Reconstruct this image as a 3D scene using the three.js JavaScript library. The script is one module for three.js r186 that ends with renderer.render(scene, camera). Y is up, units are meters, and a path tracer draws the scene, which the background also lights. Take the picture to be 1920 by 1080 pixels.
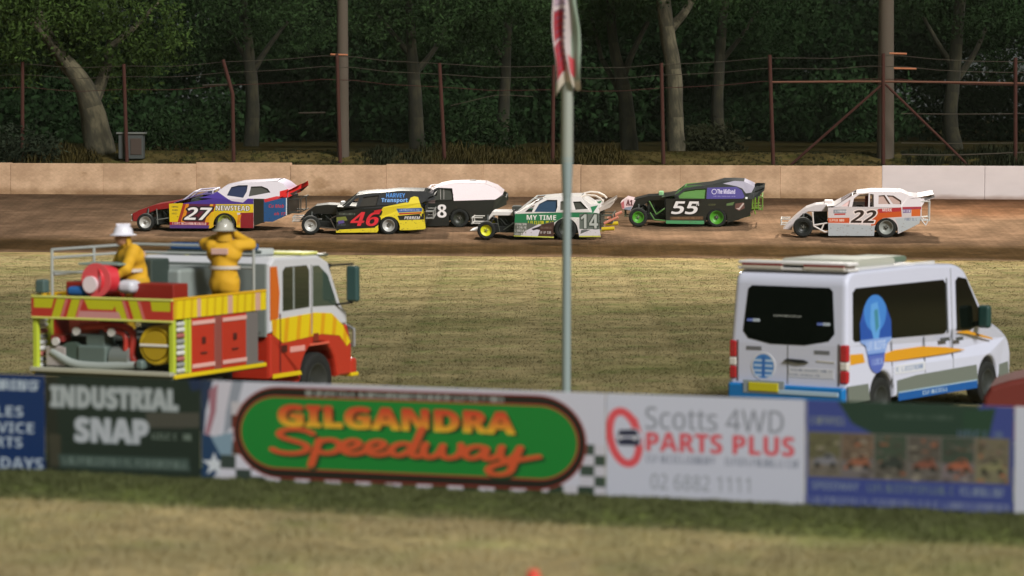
import * as THREE from 'three';
import { RoundedBoxGeometry } from 'three/addons/geometries/RoundedBoxGeometry.js';
import { mergeGeometries } from 'three/addons/utils/BufferGeometryUtils.js';
import { MarchingCubes } from 'three/addons/objects/MarchingCubes.js';

// ------------------------------------------------------------------ camera, sky, sun, exposure
const W0 = 1920, H0 = 1080, F = 6000, HOR = 200, EYE = 4.7;
const scene = new THREE.Scene();
const camera = new THREE.PerspectiveCamera(2 * Math.atan(540 / F) * 180 / Math.PI, W0 / H0, 1, 1500);
const PITCH = Math.atan((540 - HOR) / F);
camera.position.set(0, EYE, 0);
camera.rotation.x = -PITCH;
camera.focus = 99;
camera.userData.fStop = 1.4;

const renderer = new THREE.WebGLRenderer({ antialias: true });
renderer.setSize(1024, 576);
renderer.toneMapping = THREE.LinearToneMapping;
renderer.toneMappingExposure = 1.38;
renderer.shadowMap.enabled = true;

{ // overcast night sky, faintly lit from below by the floodlights of the ground
  const w = 64, h = 32, d = new Float32Array(w * h * 4);
  for (let y = 0; y < h; y++) for (let x = 0; x < w; x++) {
    const up = ((y + 0.5) / h - 0.5) * 2, i = (y * w + x) * 4, g = up > 0 ? 0.6 + 0.4 * up : 0.5;
    d[i] = 0.085 * g; d[i + 1] = 0.092 * g; d[i + 2] = 0.088 * g; d[i + 3] = 1;
  }
  const t = new THREE.DataTexture(d, w, h, THREE.RGBAFormat, THREE.FloatType);
  t.mapping = THREE.EquirectangularReflectionMapping; t.magFilter = THREE.LinearFilter; t.needsUpdate = true;
  scene.background = t; scene.environment = t;
}
const sun = new THREE.DirectionalLight(new THREE.Color(1.0, 0.97, 0.94), 2.95);
scene.fog = new THREE.FogExp2(new THREE.Color(0.72, 0.86, 0.6), 0.00009);
{
  const az = 34 * Math.PI / 180, el = 36 * Math.PI / 180;
  sun.target.position.set(0, 0, -75);
  sun.position.set(Math.sin(az) * Math.cos(el) * 150, Math.sin(el) * 150, -75 + Math.cos(az) * Math.cos(el) * 150);
  sun.castShadow = true; sun.shadow.radius = 30; sun.shadow.mapSize.set(4096, 4096);
  Object.assign(sun.shadow.camera, { left: -75, right: 75, top: 70, bottom: -70, near: 1, far: 400 });
  scene.add(sun, sun.target);
}

// ------------------------------------------------------------------ helpers
let seed = 12345;
const rnd = () => { seed = (seed + 0x6D2B79F5) | 0; let t = Math.imul(seed ^ (seed >>> 15), 1 | seed); t = (t + Math.imul(t ^ (t >>> 7), 61 | t)) ^ t; return ((t ^ (t >>> 14)) >>> 0) / 4294967296; };
const rr = (a, b) => a + (b - a) * rnd();
const V = (x, y, z) => new THREE.Vector3(x, y, z);
const lerp = (a, b, t) => a + (b - a) * t, clamp = (x, a, b) => Math.min(b, Math.max(a, x));
const smooth = (a, b, x) => { const t = clamp((x - a) / (b - a), 0, 1); return t * t * (3 - 2 * t); };

// a pixel of the 1920 x 1080 photograph at the distance Z in front of the camera -> a place in the world
function at(px, py, Z) {
  const x = px - W0 / 2, y = -(py - H0 / 2), z = -F, c = Math.cos(PITCH), s = Math.sin(PITCH);
  const y2 = y * c + z * s, z2 = -y * s + z * c, k = Z / -z2;
  return V(x * k, EYE + y2 * k, -Z);
}
// the lie of the land
const trackD = (x, z) => -z + 0.2 * x;                         // distance across the track
const fenceD = (x, z) => -z + 0.365 * x;                       // distance to the advertising fence
const D_IN = 101, D_WALL = 118, BANK = 0.0813, LAWN = 1.18;
function height(x, z) {
  const D = trackD(x, z), S = fenceD(x, z);
  let h = LAWN * (1 - smooth(30, 41, S));
  if (D > D_IN) h += BANK * (Math.min(D, D_WALL + 0.4) - D_IN);
  if (D > D_WALL + 0.05) h += smooth(D_WALL + 0.26, D_WALL + 0.5, D) * 1.13 + 0.45 * smooth(D_WALL + 0.5, D_WALL + 3.5, D);
  return h;
}
function hit(px, py, from, to) {
  for (let Z = from; Z < to; Z += 0.02) { const p = at(px, py, Z); if (p.y <= height(p.x, p.z)) return Z; }
  return to;
}

const used = new Map();
function numbered(n) { const k = used.get(n) ?? 0; used.set(n, k + 1); return k ? n + '_' + String(k).padStart(3, '0') : n; }
function tag(o, label, category, group, kind) {
  if (label) o.userData.label = label; if (category) o.userData.category = category;
  if (group) o.userData.group = group; if (kind) o.userData.kind = kind;
  return o;
}
function thing(name, label, category, group) { const g = new THREE.Group(); g.name = numbered(name); scene.add(g); return tag(g, label, category, group); }
function mesh(name, geo, mat, parent = scene) {
  const m = new THREE.Mesh(Array.isArray(geo) ? merged(geo) : geo, mat);
  m.name = parent === scene ? numbered(name) : name; m.castShadow = m.receiveShadow = true; parent.add(m); return m;
}
function sub(name, parent) { const g = new THREE.Group(); g.name = name; parent.add(g); return g; }
function merged(list) {
  return mergeGeometries(list.map((g) => {
    g = g.index ? g.toNonIndexed() : g;
    for (const k of Object.keys(g.attributes)) if (!['position', 'normal', 'uv'].includes(k)) g.deleteAttribute(k);
    if (!g.attributes.uv) g.setAttribute('uv', new THREE.BufferAttribute(new Float32Array(g.attributes.position.count * 2), 2));
    return g;
  }));
}
const col = (c) => new THREE.Color(c);
const mats = new Map();
function M(c, rough = 0.6, o = {}) {
  const k = JSON.stringify([c, rough, o]);
  if (!mats.has(k)) { const P = o.clearcoat || o.transmission || o.sheen ? THREE.MeshPhysicalMaterial : THREE.MeshStandardMaterial; mats.set(k, new P({ color: col(c), roughness: rough, ...o })); }
  return mats.get(k);
}
const paint = (c) => M(c, 0.38, { clearcoat: 0.5, clearcoatRoughness: 0.25 });
const box = (w, h, d, x = 0, y = 0, z = 0, r = 0.012) => new RoundedBoxGeometry(w, h, d, 1, Math.min(r, w / 2.1, h / 2.1, d / 2.1)).translate(x, y, z);
function tube(pts, r, seg = 7, smoothCurve = false) {
  const v = pts.map((p) => (p.isVector3 ? p : V(...p)));
  if (smoothCurve) return new THREE.TubeGeometry(new THREE.CatmullRomCurve3(v), pts.length * 5, r, seg);
  const path = new THREE.CurvePath(); for (let i = 1; i < v.length; i++) path.add(new THREE.LineCurve3(v[i - 1], v[i]));
  return merged(v.slice(1).map((b, i) => bar(v[i], b, r, r, seg)));
}
function bar(a, b, r0, r1 = r0, seg = 8) {
  const d = b.clone().sub(a), l = d.length();
  const g = new THREE.CylinderGeometry(r1, r0, l, seg, 1).translate(0, l / 2, 0);
  return g.applyQuaternion(new THREE.Quaternion().setFromUnitVectors(V(0, 1, 0), d.normalize())).translate(a.x, a.y, a.z);
}
function taper(points, radii, seg = 9, wob = 0) {             // a trunk or limb through points
  const c = new THREE.CatmullRomCurve3(points), n = points.length * 4, fr = c.computeFrenetFrames(n), pos = [], nor = [], uv = [], idx = [];
  for (let i = 0; i <= n; i++) {
    const t = i / n, p = c.getPoint(t), k = t * (radii.length - 1), a = Math.floor(Math.min(k, radii.length - 2)), r = lerp(radii[a], radii[a + 1], k - a);
    for (let j = 0; j <= seg; j++) {
      const th = j / seg * Math.PI * 2, q = r * (1 + wob * Math.sin(th * 3 + i * 0.7) + wob * 0.6 * Math.sin(i * 1.9 + th));
      const nv = fr.normals[i].clone().multiplyScalar(Math.cos(th)).addScaledVector(fr.binormals[i], Math.sin(th));
      pos.push(p.x + nv.x * q, p.y + nv.y * q, p.z + nv.z * q); nor.push(nv.x, nv.y, nv.z); uv.push(j / seg * 2, t * 4);
      if (i < n && j < seg) { const o = i * (seg + 1) + j; idx.push(o, o + 1, o + seg + 1, o + 1, o + seg + 2, o + seg + 1); }
    }
  }
  const g = new THREE.BufferGeometry();
  g.setAttribute('position', new THREE.Float32BufferAttribute(pos, 3)); g.setAttribute('normal', new THREE.Float32BufferAttribute(nor, 3)); g.setAttribute('uv', new THREE.Float32BufferAttribute(uv, 2)); g.setIndex(idx);
  return g;
}
function mirror(g, axis) {
  g = g.clone(); const p = g.attributes.position, n = g.attributes.normal;
  for (let i = 0; i < p.count; i++) { if (axis === 'z') { p.setZ(i, -p.getZ(i)); n.setZ(i, -n.getZ(i)); } else { p.setX(i, -p.getX(i)); n.setX(i, -n.getX(i)); } }
  if (g.index) { const a = g.index.array; for (let i = 0; i < a.length; i += 3) { const t = a[i]; a[i] = a[i + 1]; a[i + 1] = t; } }
  else for (const at of Object.values(g.attributes)) { const s = at.itemSize, a = at.array; for (let i = 0; i < at.count; i += 3) for (let c = 0; c < s; c++) { const t = a[i * s + c]; a[i * s + c] = a[(i + 1) * s + c]; a[(i + 1) * s + c] = t; } }
  return g;
}
function shapeOf(pts, holes = []) {
  const s = new THREE.Shape(pts.map((p) => new THREE.Vector2(...p)));
  for (const h of holes) s.holes.push(new THREE.Path(h.map((p) => new THREE.Vector2(...p))));
  return s;
}
const slab = (pts, depth, holes = [], bevel = 0.006) => new THREE.ExtrudeGeometry(shapeOf(pts, holes), { depth: depth - 2 * bevel, bevelEnabled: bevel > 0, bevelSize: bevel, bevelThickness: bevel, bevelSegments: 1, curveSegments: 16 }).translate(0, 0, bevel);

// tiling value noise
function noiseField(n, cell, sd) {
  const s0 = seed; seed = sd; const g = new Float32Array(cell * cell); for (let i = 0; i < g.length; i++) g[i] = rnd(); seed = s0;
  return (u, v) => {
    const x = ((u % 1) + 1) % 1 * cell, y = ((v % 1) + 1) % 1 * cell, ix = Math.floor(x), iy = Math.floor(y), fx = x - ix, fy = y - iy, sx = fx * fx * (3 - 2 * fx), sy = fy * fy * (3 - 2 * fy);
    const G = (a, b) => g[(b % cell) * cell + (a % cell)];
    return lerp(lerp(G(ix, iy), G(ix + 1, iy), sx), lerp(G(ix, iy + 1), G(ix + 1, iy + 1), sx), sy);
  };
}
function fbm(sd, cell0, oct = 4) { const fs = []; for (let i = 0; i < oct; i++) fs.push(noiseField(0, cell0 << i, sd + i * 17)); return (u, v) => { let s = 0, a = 0.5, t = 0; for (const f of fs) { s += a * f(u, v); t += a; a *= 0.55; } return s / t; }; }
function dataTex(w, h, fn, srgb = true) {
  const d = new Uint8Array(w * h * 4);
  for (let y = 0; y < h; y++) for (let x = 0; x < w; x++) { const c = fn((x + 0.5) / w, (y + 0.5) / h), i = (y * w + x) * 4; d[i] = clamp(c[0], 0, 255); d[i + 1] = clamp(c[1], 0, 255); d[i + 2] = clamp(c[2], 0, 255); d[i + 3] = 255; }
  const t = new THREE.DataTexture(d, w, h); t.wrapS = t.wrapT = THREE.RepeatWrapping; t.magFilter = THREE.LinearFilter; t.minFilter = THREE.LinearMipmapLinearFilter; t.generateMipmaps = true;
  if (srgb) t.colorSpace = THREE.SRGBColorSpace; t.needsUpdate = true; return t;
}
function canvasTex(w, h, draw) {
  const c = document.createElement('canvas'); c.width = w; c.height = h; const x = c.getContext('2d'); draw(x, w, h);
  const t = new THREE.CanvasTexture(c); t.colorSpace = THREE.SRGBColorSpace; t.anisotropy = 8; return t;
}
const poly = (x, pts, c) => { x.fillStyle = c; x.beginPath(); pts.forEach((p, i) => (i ? x.lineTo(...p) : x.moveTo(...p))); x.closePath(); x.fill(); };
function words(x, str, l, t, w, h, c, font = 'bold', fam = 'sans-serif', outline, ow = 6, slant = 0) {   // lettering fitted into a box
  x.save(); x.font = `${font} 100px ${fam}`; x.textBaseline = 'alphabetic'; const m = x.measureText(str), a = m.actualBoundingBoxAscent, d = m.actualBoundingBoxDescent;
  x.translate(l, t + h); x.scale(w / (m.actualBoundingBoxRight + m.actualBoundingBoxLeft), h / (a + d)); x.transform(1, 0, -slant, 1, 0, 0); x.translate(m.actualBoundingBoxLeft, -d);
  if (outline) { x.strokeStyle = outline; x.lineWidth = ow; x.lineJoin = 'round'; x.strokeText(str, 0, 0); }
  x.fillStyle = c; x.fillText(str, 0, 0); x.restore();
}
function smallPrint(x, l, t, w, h, c, sd = 1) {                // a line of print too small to read: strokes only
  const s0 = seed; seed = sd * 977; x.fillStyle = c; let p = l;
  while (p < l + w) { const cw = h * rr(0.35, 0.7); if (rnd() < 0.16) { p += cw * 0.7; continue; } const k = Math.floor(rnd() * 4), b = Math.max(1, h * 0.17);
    x.fillRect(p, t, b, h); if (k !== 1) x.fillRect(p, t, cw * 0.8, b); if (k > 1) x.fillRect(p, t + h * 0.45, cw * 0.7, b); if (k !== 2) x.fillRect(p, t + h - b, cw * 0.8, b); if (k === 3) x.fillRect(p + cw * 0.65, t, b, h); p += cw; }
  seed = s0;
}

// ------------------------------------------------------------------ ground, infield, track
function sheet(us, vs, place) {                               // a grid over two lists of numbers; place gives [x, z], lift
  const pos = [], uv = [], idx = [], c = [];
  for (const v of vs) for (const u of us) { const [x, z, lift, tint] = place(u, v); pos.push(x, height(x, z) + lift, z); uv.push(x, z); c.push(...(tint ?? [1, 1, 1])); }
  for (let j = 0; j < vs.length - 1; j++) for (let i = 0; i < us.length - 1; i++) { const o = j * us.length + i; idx.push(o, o + 1, o + us.length, o + 1, o + us.length + 1, o + us.length); }
  const g = new THREE.BufferGeometry();
  g.setAttribute('position', new THREE.Float32BufferAttribute(pos, 3)); g.setAttribute('uv', new THREE.Float32BufferAttribute(uv, 2)); g.setAttribute('color', new THREE.Float32BufferAttribute(c, 3)); g.setIndex(idx); g.computeVertexNormals();
  if (g.attributes.normal.getY(0) < 0) { const a = g.index.array; for (let i = 0; i < a.length; i += 3) { const t = a[i]; a[i] = a[i + 1]; a[i + 1] = t; } g.computeVertexNormals(); }
  return g;
}
const steps = (a, b, d) => { const n = Math.ceil((b - a) / d), r = []; for (let i = 0; i <= n; i++) r.push(lerp(a, b, i / n)); return r; };
const nA = fbm(11, 4, 5), nB = fbm(29, 6, 5), nC = fbm(53, 3, 4), nD = fbm(71, 8, 3);
const big = (f, x, z, s) => f(x / s + 0.37, z / s + 0.71);
const grassTex = dataTex(512, 512, (u, v) => { const a = nA(u, v), b = nB(u * 3, v * 3), c = nD(u * 8, v * 8), k = 0.55 * a + 0.3 * b + 0.15 * c; const t = smooth(0.3, 0.7, k), g = smooth(0.45, 0.75, nC(u * 2, v * 2)); return [lerp(158, 216, t) - g * 24, lerp(140, 190, t) - g * 8, lerp(100, 141, t) - g * 16]; });
const grassBump = dataTex(512, 512, (u, v) => { const k = (nB(u * 5, v * 5) * 0.6 + nD(u * 12, v * 12) * 0.4) * 255; return [k, k, k]; }, false);
const withRep = (t, r) => { const c = t.clone(); c.repeat.set(r, r); c.needsUpdate = true; return c; };
const turf = new THREE.MeshLambertMaterial({ map: withRep(grassTex, 1 / 5.3), vertexColors: true });
function grassTint(x, z) {
  const S = fenceD(x, z), D = trackD(x, z), p = big(nA, x, z * 0.6, 26), q = big(nB, x, z, 9), st = big(nC, x * 0.35, z, 13);
  let r = 0.77 + 0.26 * (p - 0.5) + 0.2 * (q - 0.5) + 0.24 * (st - 0.5), g = r * 1.0, b = r * 1.0;
  const green = smooth(0.5, 0.7, big(nC, x + 40, z, 17)) * 0.35 + smooth(26.6, 27.6, S + 0.9 * (q - 0.5)) * smooth(33, 30, S) * 1.1;
  r *= 1 - 0.42 * green; g *= 1 - 0.22 * green; b *= 1 - 0.5 * green;
  const mid = smooth(86, 70, D + 10 * (p - 0.5)) * smooth(36, 44, S); r *= 1 - 0.46 * mid; g *= 1 - 0.43 * mid; b *= 1 - 0.42 * mid;  // floodlight fall-off painted into the tint: grass darkened across the middle infield
  const near = smooth(30, 27, S) * (0.06 + 0.5 * (q - 0.5)); r *= 1 + 0.06; g *= 1 + 0.1 + 0.1 * near; b *= 1.06;
  const dirt = smooth(96, 100.5, D + 5 * (q - 0.5)) * 0.25; r *= 1 - dirt * 0.3; g *= 1 - dirt * 0.6; b *= 1 - dirt * 0.8;
  return [r, g, b];
}
{
  const zs = [...steps(-30, 16, 4), ...steps(18, 34, 0.4), ...steps(34.4, 60, 0.5), ...steps(61, 112, 0.8)];
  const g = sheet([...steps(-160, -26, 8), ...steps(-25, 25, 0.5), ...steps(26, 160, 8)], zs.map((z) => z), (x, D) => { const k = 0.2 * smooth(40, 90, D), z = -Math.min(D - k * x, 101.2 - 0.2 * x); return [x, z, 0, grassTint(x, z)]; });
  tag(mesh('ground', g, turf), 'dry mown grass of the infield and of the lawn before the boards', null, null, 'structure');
}
const soilTex = dataTex(512, 512, (u, v) => { const t = smooth(0.25, 0.75, nB(u, v) * 0.6 + nD(u * 6, v * 6) * 0.4); return [lerp(128, 172, t), lerp(102, 136, t), lerp(80, 108, t)]; });
const soil = new THREE.MeshLambertMaterial({ map: withRep(soilTex, 1 / 4.1), bumpMap: withRep(grassBump, 1 / 3.3), bumpScale: 0.02, vertexColors: true });
{
  const g = sheet(steps(-110, 110, 0.6), steps(D_IN - 0.7, D_WALL + 0.02, 0.3), (x, D) => {
    const z = -(D - 0.2 * x), n = big(nA, x * 0.35, D * 2.2, 14), m = big(nC, x * 0.15, D * 3, 11), e = D + 1.2 * (big(nB, x, D, 12) - 0.5);
    const wet = smooth(D_IN - 0.2, D_IN + 0.4, e) * smooth(D_IN + 4.2, D_IN + 2.4, e), mid = smooth(D_IN + 3, D_IN + 6, e) * smooth(D_IN + 13, D_IN + 9, e), red = smooth(D_IN + 10, D_IN + 13, e) * smooth(6, 17, x);
    const outer = smooth(D_IN + 13.6, D_IN + 16.4, e);
    let k = 0.56 + 0.2 * (n - 0.5) + 0.22 * (m - 0.5); k *= 1 - 0.6 * wet; k *= 1 + 0.25 * mid; k *= 1 - 0.45 * outer;
    return [x, z, 0.004, [k * (0.96 + 0.14 * red), k * (0.99 - 0.04 * wet - 0.08 * red), k * (1.0 - 0.3 * wet - 0.2 * red)]];
  });
  tag(mesh('dirt_track', g, soil), 'brown banked dirt racing track between the infield grass and the wall', null, null, 'structure');
}
{
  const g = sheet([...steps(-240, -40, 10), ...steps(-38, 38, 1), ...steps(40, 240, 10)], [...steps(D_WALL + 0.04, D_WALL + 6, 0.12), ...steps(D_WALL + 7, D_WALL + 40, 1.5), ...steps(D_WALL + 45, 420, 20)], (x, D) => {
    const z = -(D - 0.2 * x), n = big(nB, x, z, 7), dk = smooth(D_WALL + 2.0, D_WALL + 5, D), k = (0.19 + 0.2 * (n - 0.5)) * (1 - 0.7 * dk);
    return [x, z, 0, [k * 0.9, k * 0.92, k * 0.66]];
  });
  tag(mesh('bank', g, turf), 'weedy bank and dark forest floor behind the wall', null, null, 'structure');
}

// grass: blades
function tuft(n, h, spread, w = 0.006) {
  const pos = [], nor = [], idx = [];
  for (let i = 0; i < n; i++) {
    const a = rnd() * 6.283, x = rr(-1, 1) * spread, z = rr(-1, 1) * spread, hh = h * rr(0.6, 1.1), lx = Math.cos(a) * hh * 0.55, lz = Math.sin(a) * hh * 0.55, wx = -Math.sin(a) * w, wz = Math.cos(a) * w, o = pos.length / 3;
    pos.push(x - wx, 0, z - wz, x + wx, 0, z + wz, x + lx * 0.4 - wx * 0.8, hh * 0.6, z + lz * 0.4 - wz * 0.8, x + lx * 0.4 + wx * 0.8, hh * 0.6, z + lz * 0.4 + wz * 0.8, x + lx, hh, z + lz);
    for (let k = 0; k < 5; k++) nor.push(0, 1, 0);
    idx.push(o, o + 1, o + 2, o + 1, o + 3, o + 2, o + 2, o + 3, o + 4);
  }
  const g = new THREE.BufferGeometry(); g.setAttribute('position', new THREE.Float32BufferAttribute(pos, 3)); g.setAttribute('normal', new THREE.Float32BufferAttribute(nor, 3)); g.setIndex(idx); return g;
}
function sow(name, label, geo, mat, n, spot, size, tint) {
  const m = new THREE.InstancedMesh(geo, mat, n), q = new THREE.Quaternion(), mx = new THREE.Matrix4(), c = new THREE.Color();
  for (let i = 0; i < n; i++) {
    const [x, z, k = 1, lift = 0] = spot(); q.setFromAxisAngle(V(0, 1, 0), rnd() * 6.283); const s = rr(...size) * k;
    mx.compose(V(x, height(x, z) - 0.005 + lift, z), q, V(s, s, s)); m.setMatrixAt(i, mx); m.setColorAt(i, c.setRGB(...tint(x, z)));
  }
  m.name = numbered(name); m.castShadow = m.receiveShadow = true; scene.add(m); return tag(m, label, 'grass', null, 'stuff');
}
const blade = new THREE.MeshLambertMaterial({ color: 0xffffff });
const dryT = tuft(9, 0.022, 0.07, 0.005), tallT = tuft(14, 0.1, 0.09, 0.007), weedT = tuft(16, 0.3, 0.16, 0.012), farT = tuft(10, 0.02, 0.16, 0.012);
sow('lawn_grass', 'short dry straw-coloured lawn grass in the foreground before the advertising boards', dryT, blade, 42000, () => { const Z = rr(19, 30), x = rr(-0.2, 0.2) * Z; const z = -Math.min(Z, 28.9 - 0.365 * x); return [x, z + rr(0, 0.4)]; }, [0.6, 1.15], (x, z) => { const t = grassTint(x, z), v = rr(0.75, 1.2); return [0.52 * t[0] * v, 0.43 * t[1] * v, 0.25 * t[2] * v]; });
sow('tall_grass', 'strip of taller green unmown grass along the foot of the advertising boards', tallT, blade, 16000, () => { const x = rr(-6, 6), S = 28.95 - Math.pow(rnd(), 1.5) * 2.0; return [x, -(S - 0.365 * x), 0.75 - 0.15 * (28.95 - S) + 0.5 * (big(nB, x, 0, 3) - 0.5)]; }, [0.4, 0.95], () => { const v = rr(0.5, 1.1); return [0.18 * v, 0.2 * v, 0.085 * v]; });
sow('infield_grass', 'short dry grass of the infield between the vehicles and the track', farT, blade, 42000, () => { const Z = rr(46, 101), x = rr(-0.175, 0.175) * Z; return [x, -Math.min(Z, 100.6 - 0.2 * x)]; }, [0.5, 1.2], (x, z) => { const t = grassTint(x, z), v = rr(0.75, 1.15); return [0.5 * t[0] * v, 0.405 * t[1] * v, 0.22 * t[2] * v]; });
sow('bank_weeds', 'olive and straw weeds growing along the top of the wall', weedT, blade, 3600, () => { const x = rr(-24, 24), D = D_WALL + 0.35 + Math.abs(rr(0, 1)) * 3.2; return [x, -(D - 0.2 * x), 0.35 + 1.3 * smooth(0.42, 0.7, big(nA, x, 3, 20)), 0]; }, [0.3, 1.0], (x) => { const v = rr(0.45, 1.1), s = smooth(0.4, 0.6, big(nC, x, 0, 22)); return [lerp(0.036, 0.09, s) * v, lerp(0.042, 0.07, s) * v, 0.022 * v]; });

// ------------------------------------------------------------------ wall
const wallTex = [0, 1, 2, 3, 4, 5].map((k) => dataTex(256, 128, (u, v) => { const a = nA(u + k * 0.31, v * 0.5 + k * 0.17), b = nB(u * 0.7 + k * 0.2, v * 0.12), c = nD(u * 5, v * 3), t = smooth(0.25, 0.75, 0.45 * a + 0.35 * b + 0.2 * c), low = smooth(0.34, 0.05, v + 0.2 * (a - 0.5)) + 0.9 * smooth(0.62, 0.78, nB(u * 0.45 + k * 0.37, v * 0.22 + k * 0.11)); return [lerp(182, 230, t) - low * 36, lerp(149, 195, t) - low * 35, lerp(118, 160, t) - low * 36]; }));
const whiteWallTex = dataTex(256, 128, (u, v) => { const a = nA(u, v), low = smooth(0.2, 0.02, v + 0.12 * (a - 0.5)); const k = 226 + 18 * (a - 0.5); return [k - low * 60, k * 0.955 - low * 74, k * 0.945 - low * 84]; });
const wallMats = wallTex.map((t) => new THREE.MeshStandardMaterial({ map: t, roughness: 0.95, bumpMap: t, bumpScale: 0.012 })), whiteWall = new THREE.MeshStandardMaterial({ map: whiteWallTex, roughness: 0.7 });
function panelGeo(w, h, t) { const g = box(w, h, t, 0, h / 2, 0, 0.012); const p = g.attributes.position, uv = g.attributes.uv; for (let i = 0; i < p.count; i++) uv.setXY(i, p.getX(i) / w + 0.5, p.getY(i) / h); return g; }
{
  const ang = Math.atan(0.2), wallAt = (x) => [x, -(D_WALL + 0.12 - 0.2 * x)];
  const bw = thing('concrete_wall', 'long weathered beige concrete crash wall along the outside of the track', 'wall'), ww = thing('white_wall', 'white painted concrete wall section at the right end of the track', 'wall');
  const pitch = 3.6, x1 = 13.35, pg = [0, 1, 2].map((k) => panelGeo(pitch / Math.cos(ang) - 0.008, 1.22 + [0, 0.02, -0.015][k], 0.24));
  for (let i = 0; i < 14; i++) { const x = x1 - pitch * (i + 0.5), [a, z] = wallAt(x), m = mesh('wall_panel', pg[(i * 2 + (i >> 2)) % 3], wallMats[(i * 5 + (i >> 1)) % 6], bw); m.position.set(a, height(a, -(D_WALL - 0.1 - 0.2 * x)) - 0.03 + 0.025 * Math.sin(i * 2.3), z + (i % 3) * 0.008); m.rotation.y = -ang + 0.004 * Math.sin(i * 4.1); }
  const wg = panelGeo(pitch / Math.cos(ang) - 0.012, 1.24, 0.24);
  for (let i = 0; i < 5; i++) { const x = x1 + pitch * (i + 0.5), [a, z] = wallAt(x), m = mesh('wall_panel', wg, whiteWall, ww); m.position.set(a, height(a, -(D_WALL - 0.1 - 0.2 * x)) - 0.03, z); m.rotation.y = -ang; }
}

// ------------------------------------------------------------------ catch fence behind the wall
const rust = M('#3c1a10', 0.92), wire = M('#463f34', 0.6, { metalness: 0.4 }), galv = M('#8b8a84', 0.55, { metalness: 0.3 });
{
  const f = thing('catch_fence', 'rusty post and wire catch fence standing behind the concrete wall', 'fence');
  const Zf = (px) => { const t = (px - 960) / F; return (D_WALL + 1.1) / (1 + 0.2 * t); };
  const P = (px, py) => at(px, py, Zf(px)), base = (px) => { const p = P(px, 300); p.y = height(p.x, p.z) - 0.1; return p; };
  const posts = [[42, 116, 42, 0], [232, 120, 238, 0], [418, 112, 438, 12], [632, 101, 638, 0], [824, 118, 834, 0], [1038, 122, 1036, 0], [1240, 118, 1244, 0], [1443, 103, 1450, 0], [1656, 100, 1656, 0], [1904, 108, 1904, 0]];
  for (const [tx, ty, bx, kink] of posts) {
    const b = base(bx), t = P(tx, ty), mid = P(bx - 1, (ty + 300) / 2 - 40);
    mesh('post', kink ? [bar(b, P(bx - 2, 175), 0.075, 0.075), bar(P(bx - 2, 176), t, 0.075, 0.07)] : [bar(b, t, 0.075, 0.07)], rust, f);
  }
  const strand = (pts, r, m) => mesh('wire', new THREE.TubeGeometry(new THREE.CatmullRomCurve3(pts.map((p) => P(...p))), 24, r, 5), m, f);
  const top = [[-30, 118], [42, 118], [232, 122], [418, 114]];
  for (const [dy, m] of [[0, wire], [20, wire], [44, rust]]) {
    strand([[-40, 124 + dy], [42, 120 + dy], [140, 127 + dy], [232, 124 + dy], [330, 124 + dy], [420, 116 + dy]], 0.012, m);
    strand([[420, 116 + dy], [520, 112 + dy], [632, 104 + dy], [720, 114 + dy], [826, 119 + dy], [930, 126 + dy], [1038, 124 + dy], [1140, 128 + dy], [1240, 121 + dy], [1340, 117 + dy], [1444, 108 + dy], [1550, 110 + dy], [1656, 103 + dy], [1780, 113 + dy], [1904, 116 + dy], [1960, 116 + dy]], 0.014, m);
  }
  strand([[380, 160], [430, 158]], 0.03, wire); strand([[560, 212], [610, 211]], 0.03, wire);
  strand([[845, 198], [880, 190], [930, 179], [1000, 181]], 0.016, wire);
  for (const [y, r] of [[213, 0.02], [268, 0.016], [290, 0.03]]) strand([[1690, y], [1780, y + 1], [1960, y - (y > 280 ? 6 : 0)]], r, wire);
  mesh('rail', new THREE.TubeGeometry(new THREE.CatmullRomCurve3([P(1445, 154), P(1656, 153), P(1960, 157)]), 12, 0.04, 6), M('#6a4534', 0.75), f);
  mesh('brace', bar(base(1478), P(1652, 160), 0.05), rust, f); mesh('brace', bar(P(1660, 158), base(1820), 0.05), rust, f);
  for (const [a, b, y] of [[1668, 1700, 100], [1676, 1718, 128], [620, 652, 102]]) mesh('bracket', bar(P(a, y), P(b, y + 1), 0.035), M('#b0714e', 0.6), f);
}
// ------------------------------------------------------------------ floodlight poles (their lamp heads stand above the picture)
const concretePole = M('#4f463b', 0.92);
function floodPole(px, Z, r, label, aim) {
  const b = at(px, 300, Z); b.y = height(b.x, b.z) - 0.2;
  const t = thing('floodlight_pole', label, 'light pole', null); t.position.copy(b);
  const Ht = 11.6;
  mesh('pole', new THREE.CylinderGeometry(r * 0.72, r, Ht, 18).translate(0, Ht / 2, 0), concretePole, t);
  mesh('crossarm', [box(2.6, 0.12, 0.12, 0, Ht - 0.1, 0.3), box(2.6, 0.12, 0.12, 0, Ht - 0.8, 0.3)], galv, t);
  for (let i = 0; i < 6; i++) {
    const h = sub('lamp_head', t); h.position.set((i % 3 - 1) * 0.9, Ht + (i < 3 ? 0.1 : -0.6), 0.5); h.rotation.x = 0.75;
    mesh('housing', box(0.5, 0.4, 0.18, 0, 0, 0, 0.03), galv, h);
    mesh('lens', box(0.42, 0.32, 0.02, 0, 0, 0.105), new THREE.MeshStandardMaterial({ color: 0xffffff, emissive: 0xfff0d8, emissiveIntensity: 6 }), h);
  }
  const s = new THREE.SpotLight(new THREE.Color(1, 0.93, 0.82), 1500, 0, 0.72, 0.7); s.name = 'floodlight'; s.position.set(0, Ht - 0.2, 0.8); s.castShadow = true; s.shadow.radius = 18;
  t.add(s); s.target.position.set(aim[0] - b.x, -b.y, aim[1] - b.z); t.add(s.target);
}
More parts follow.
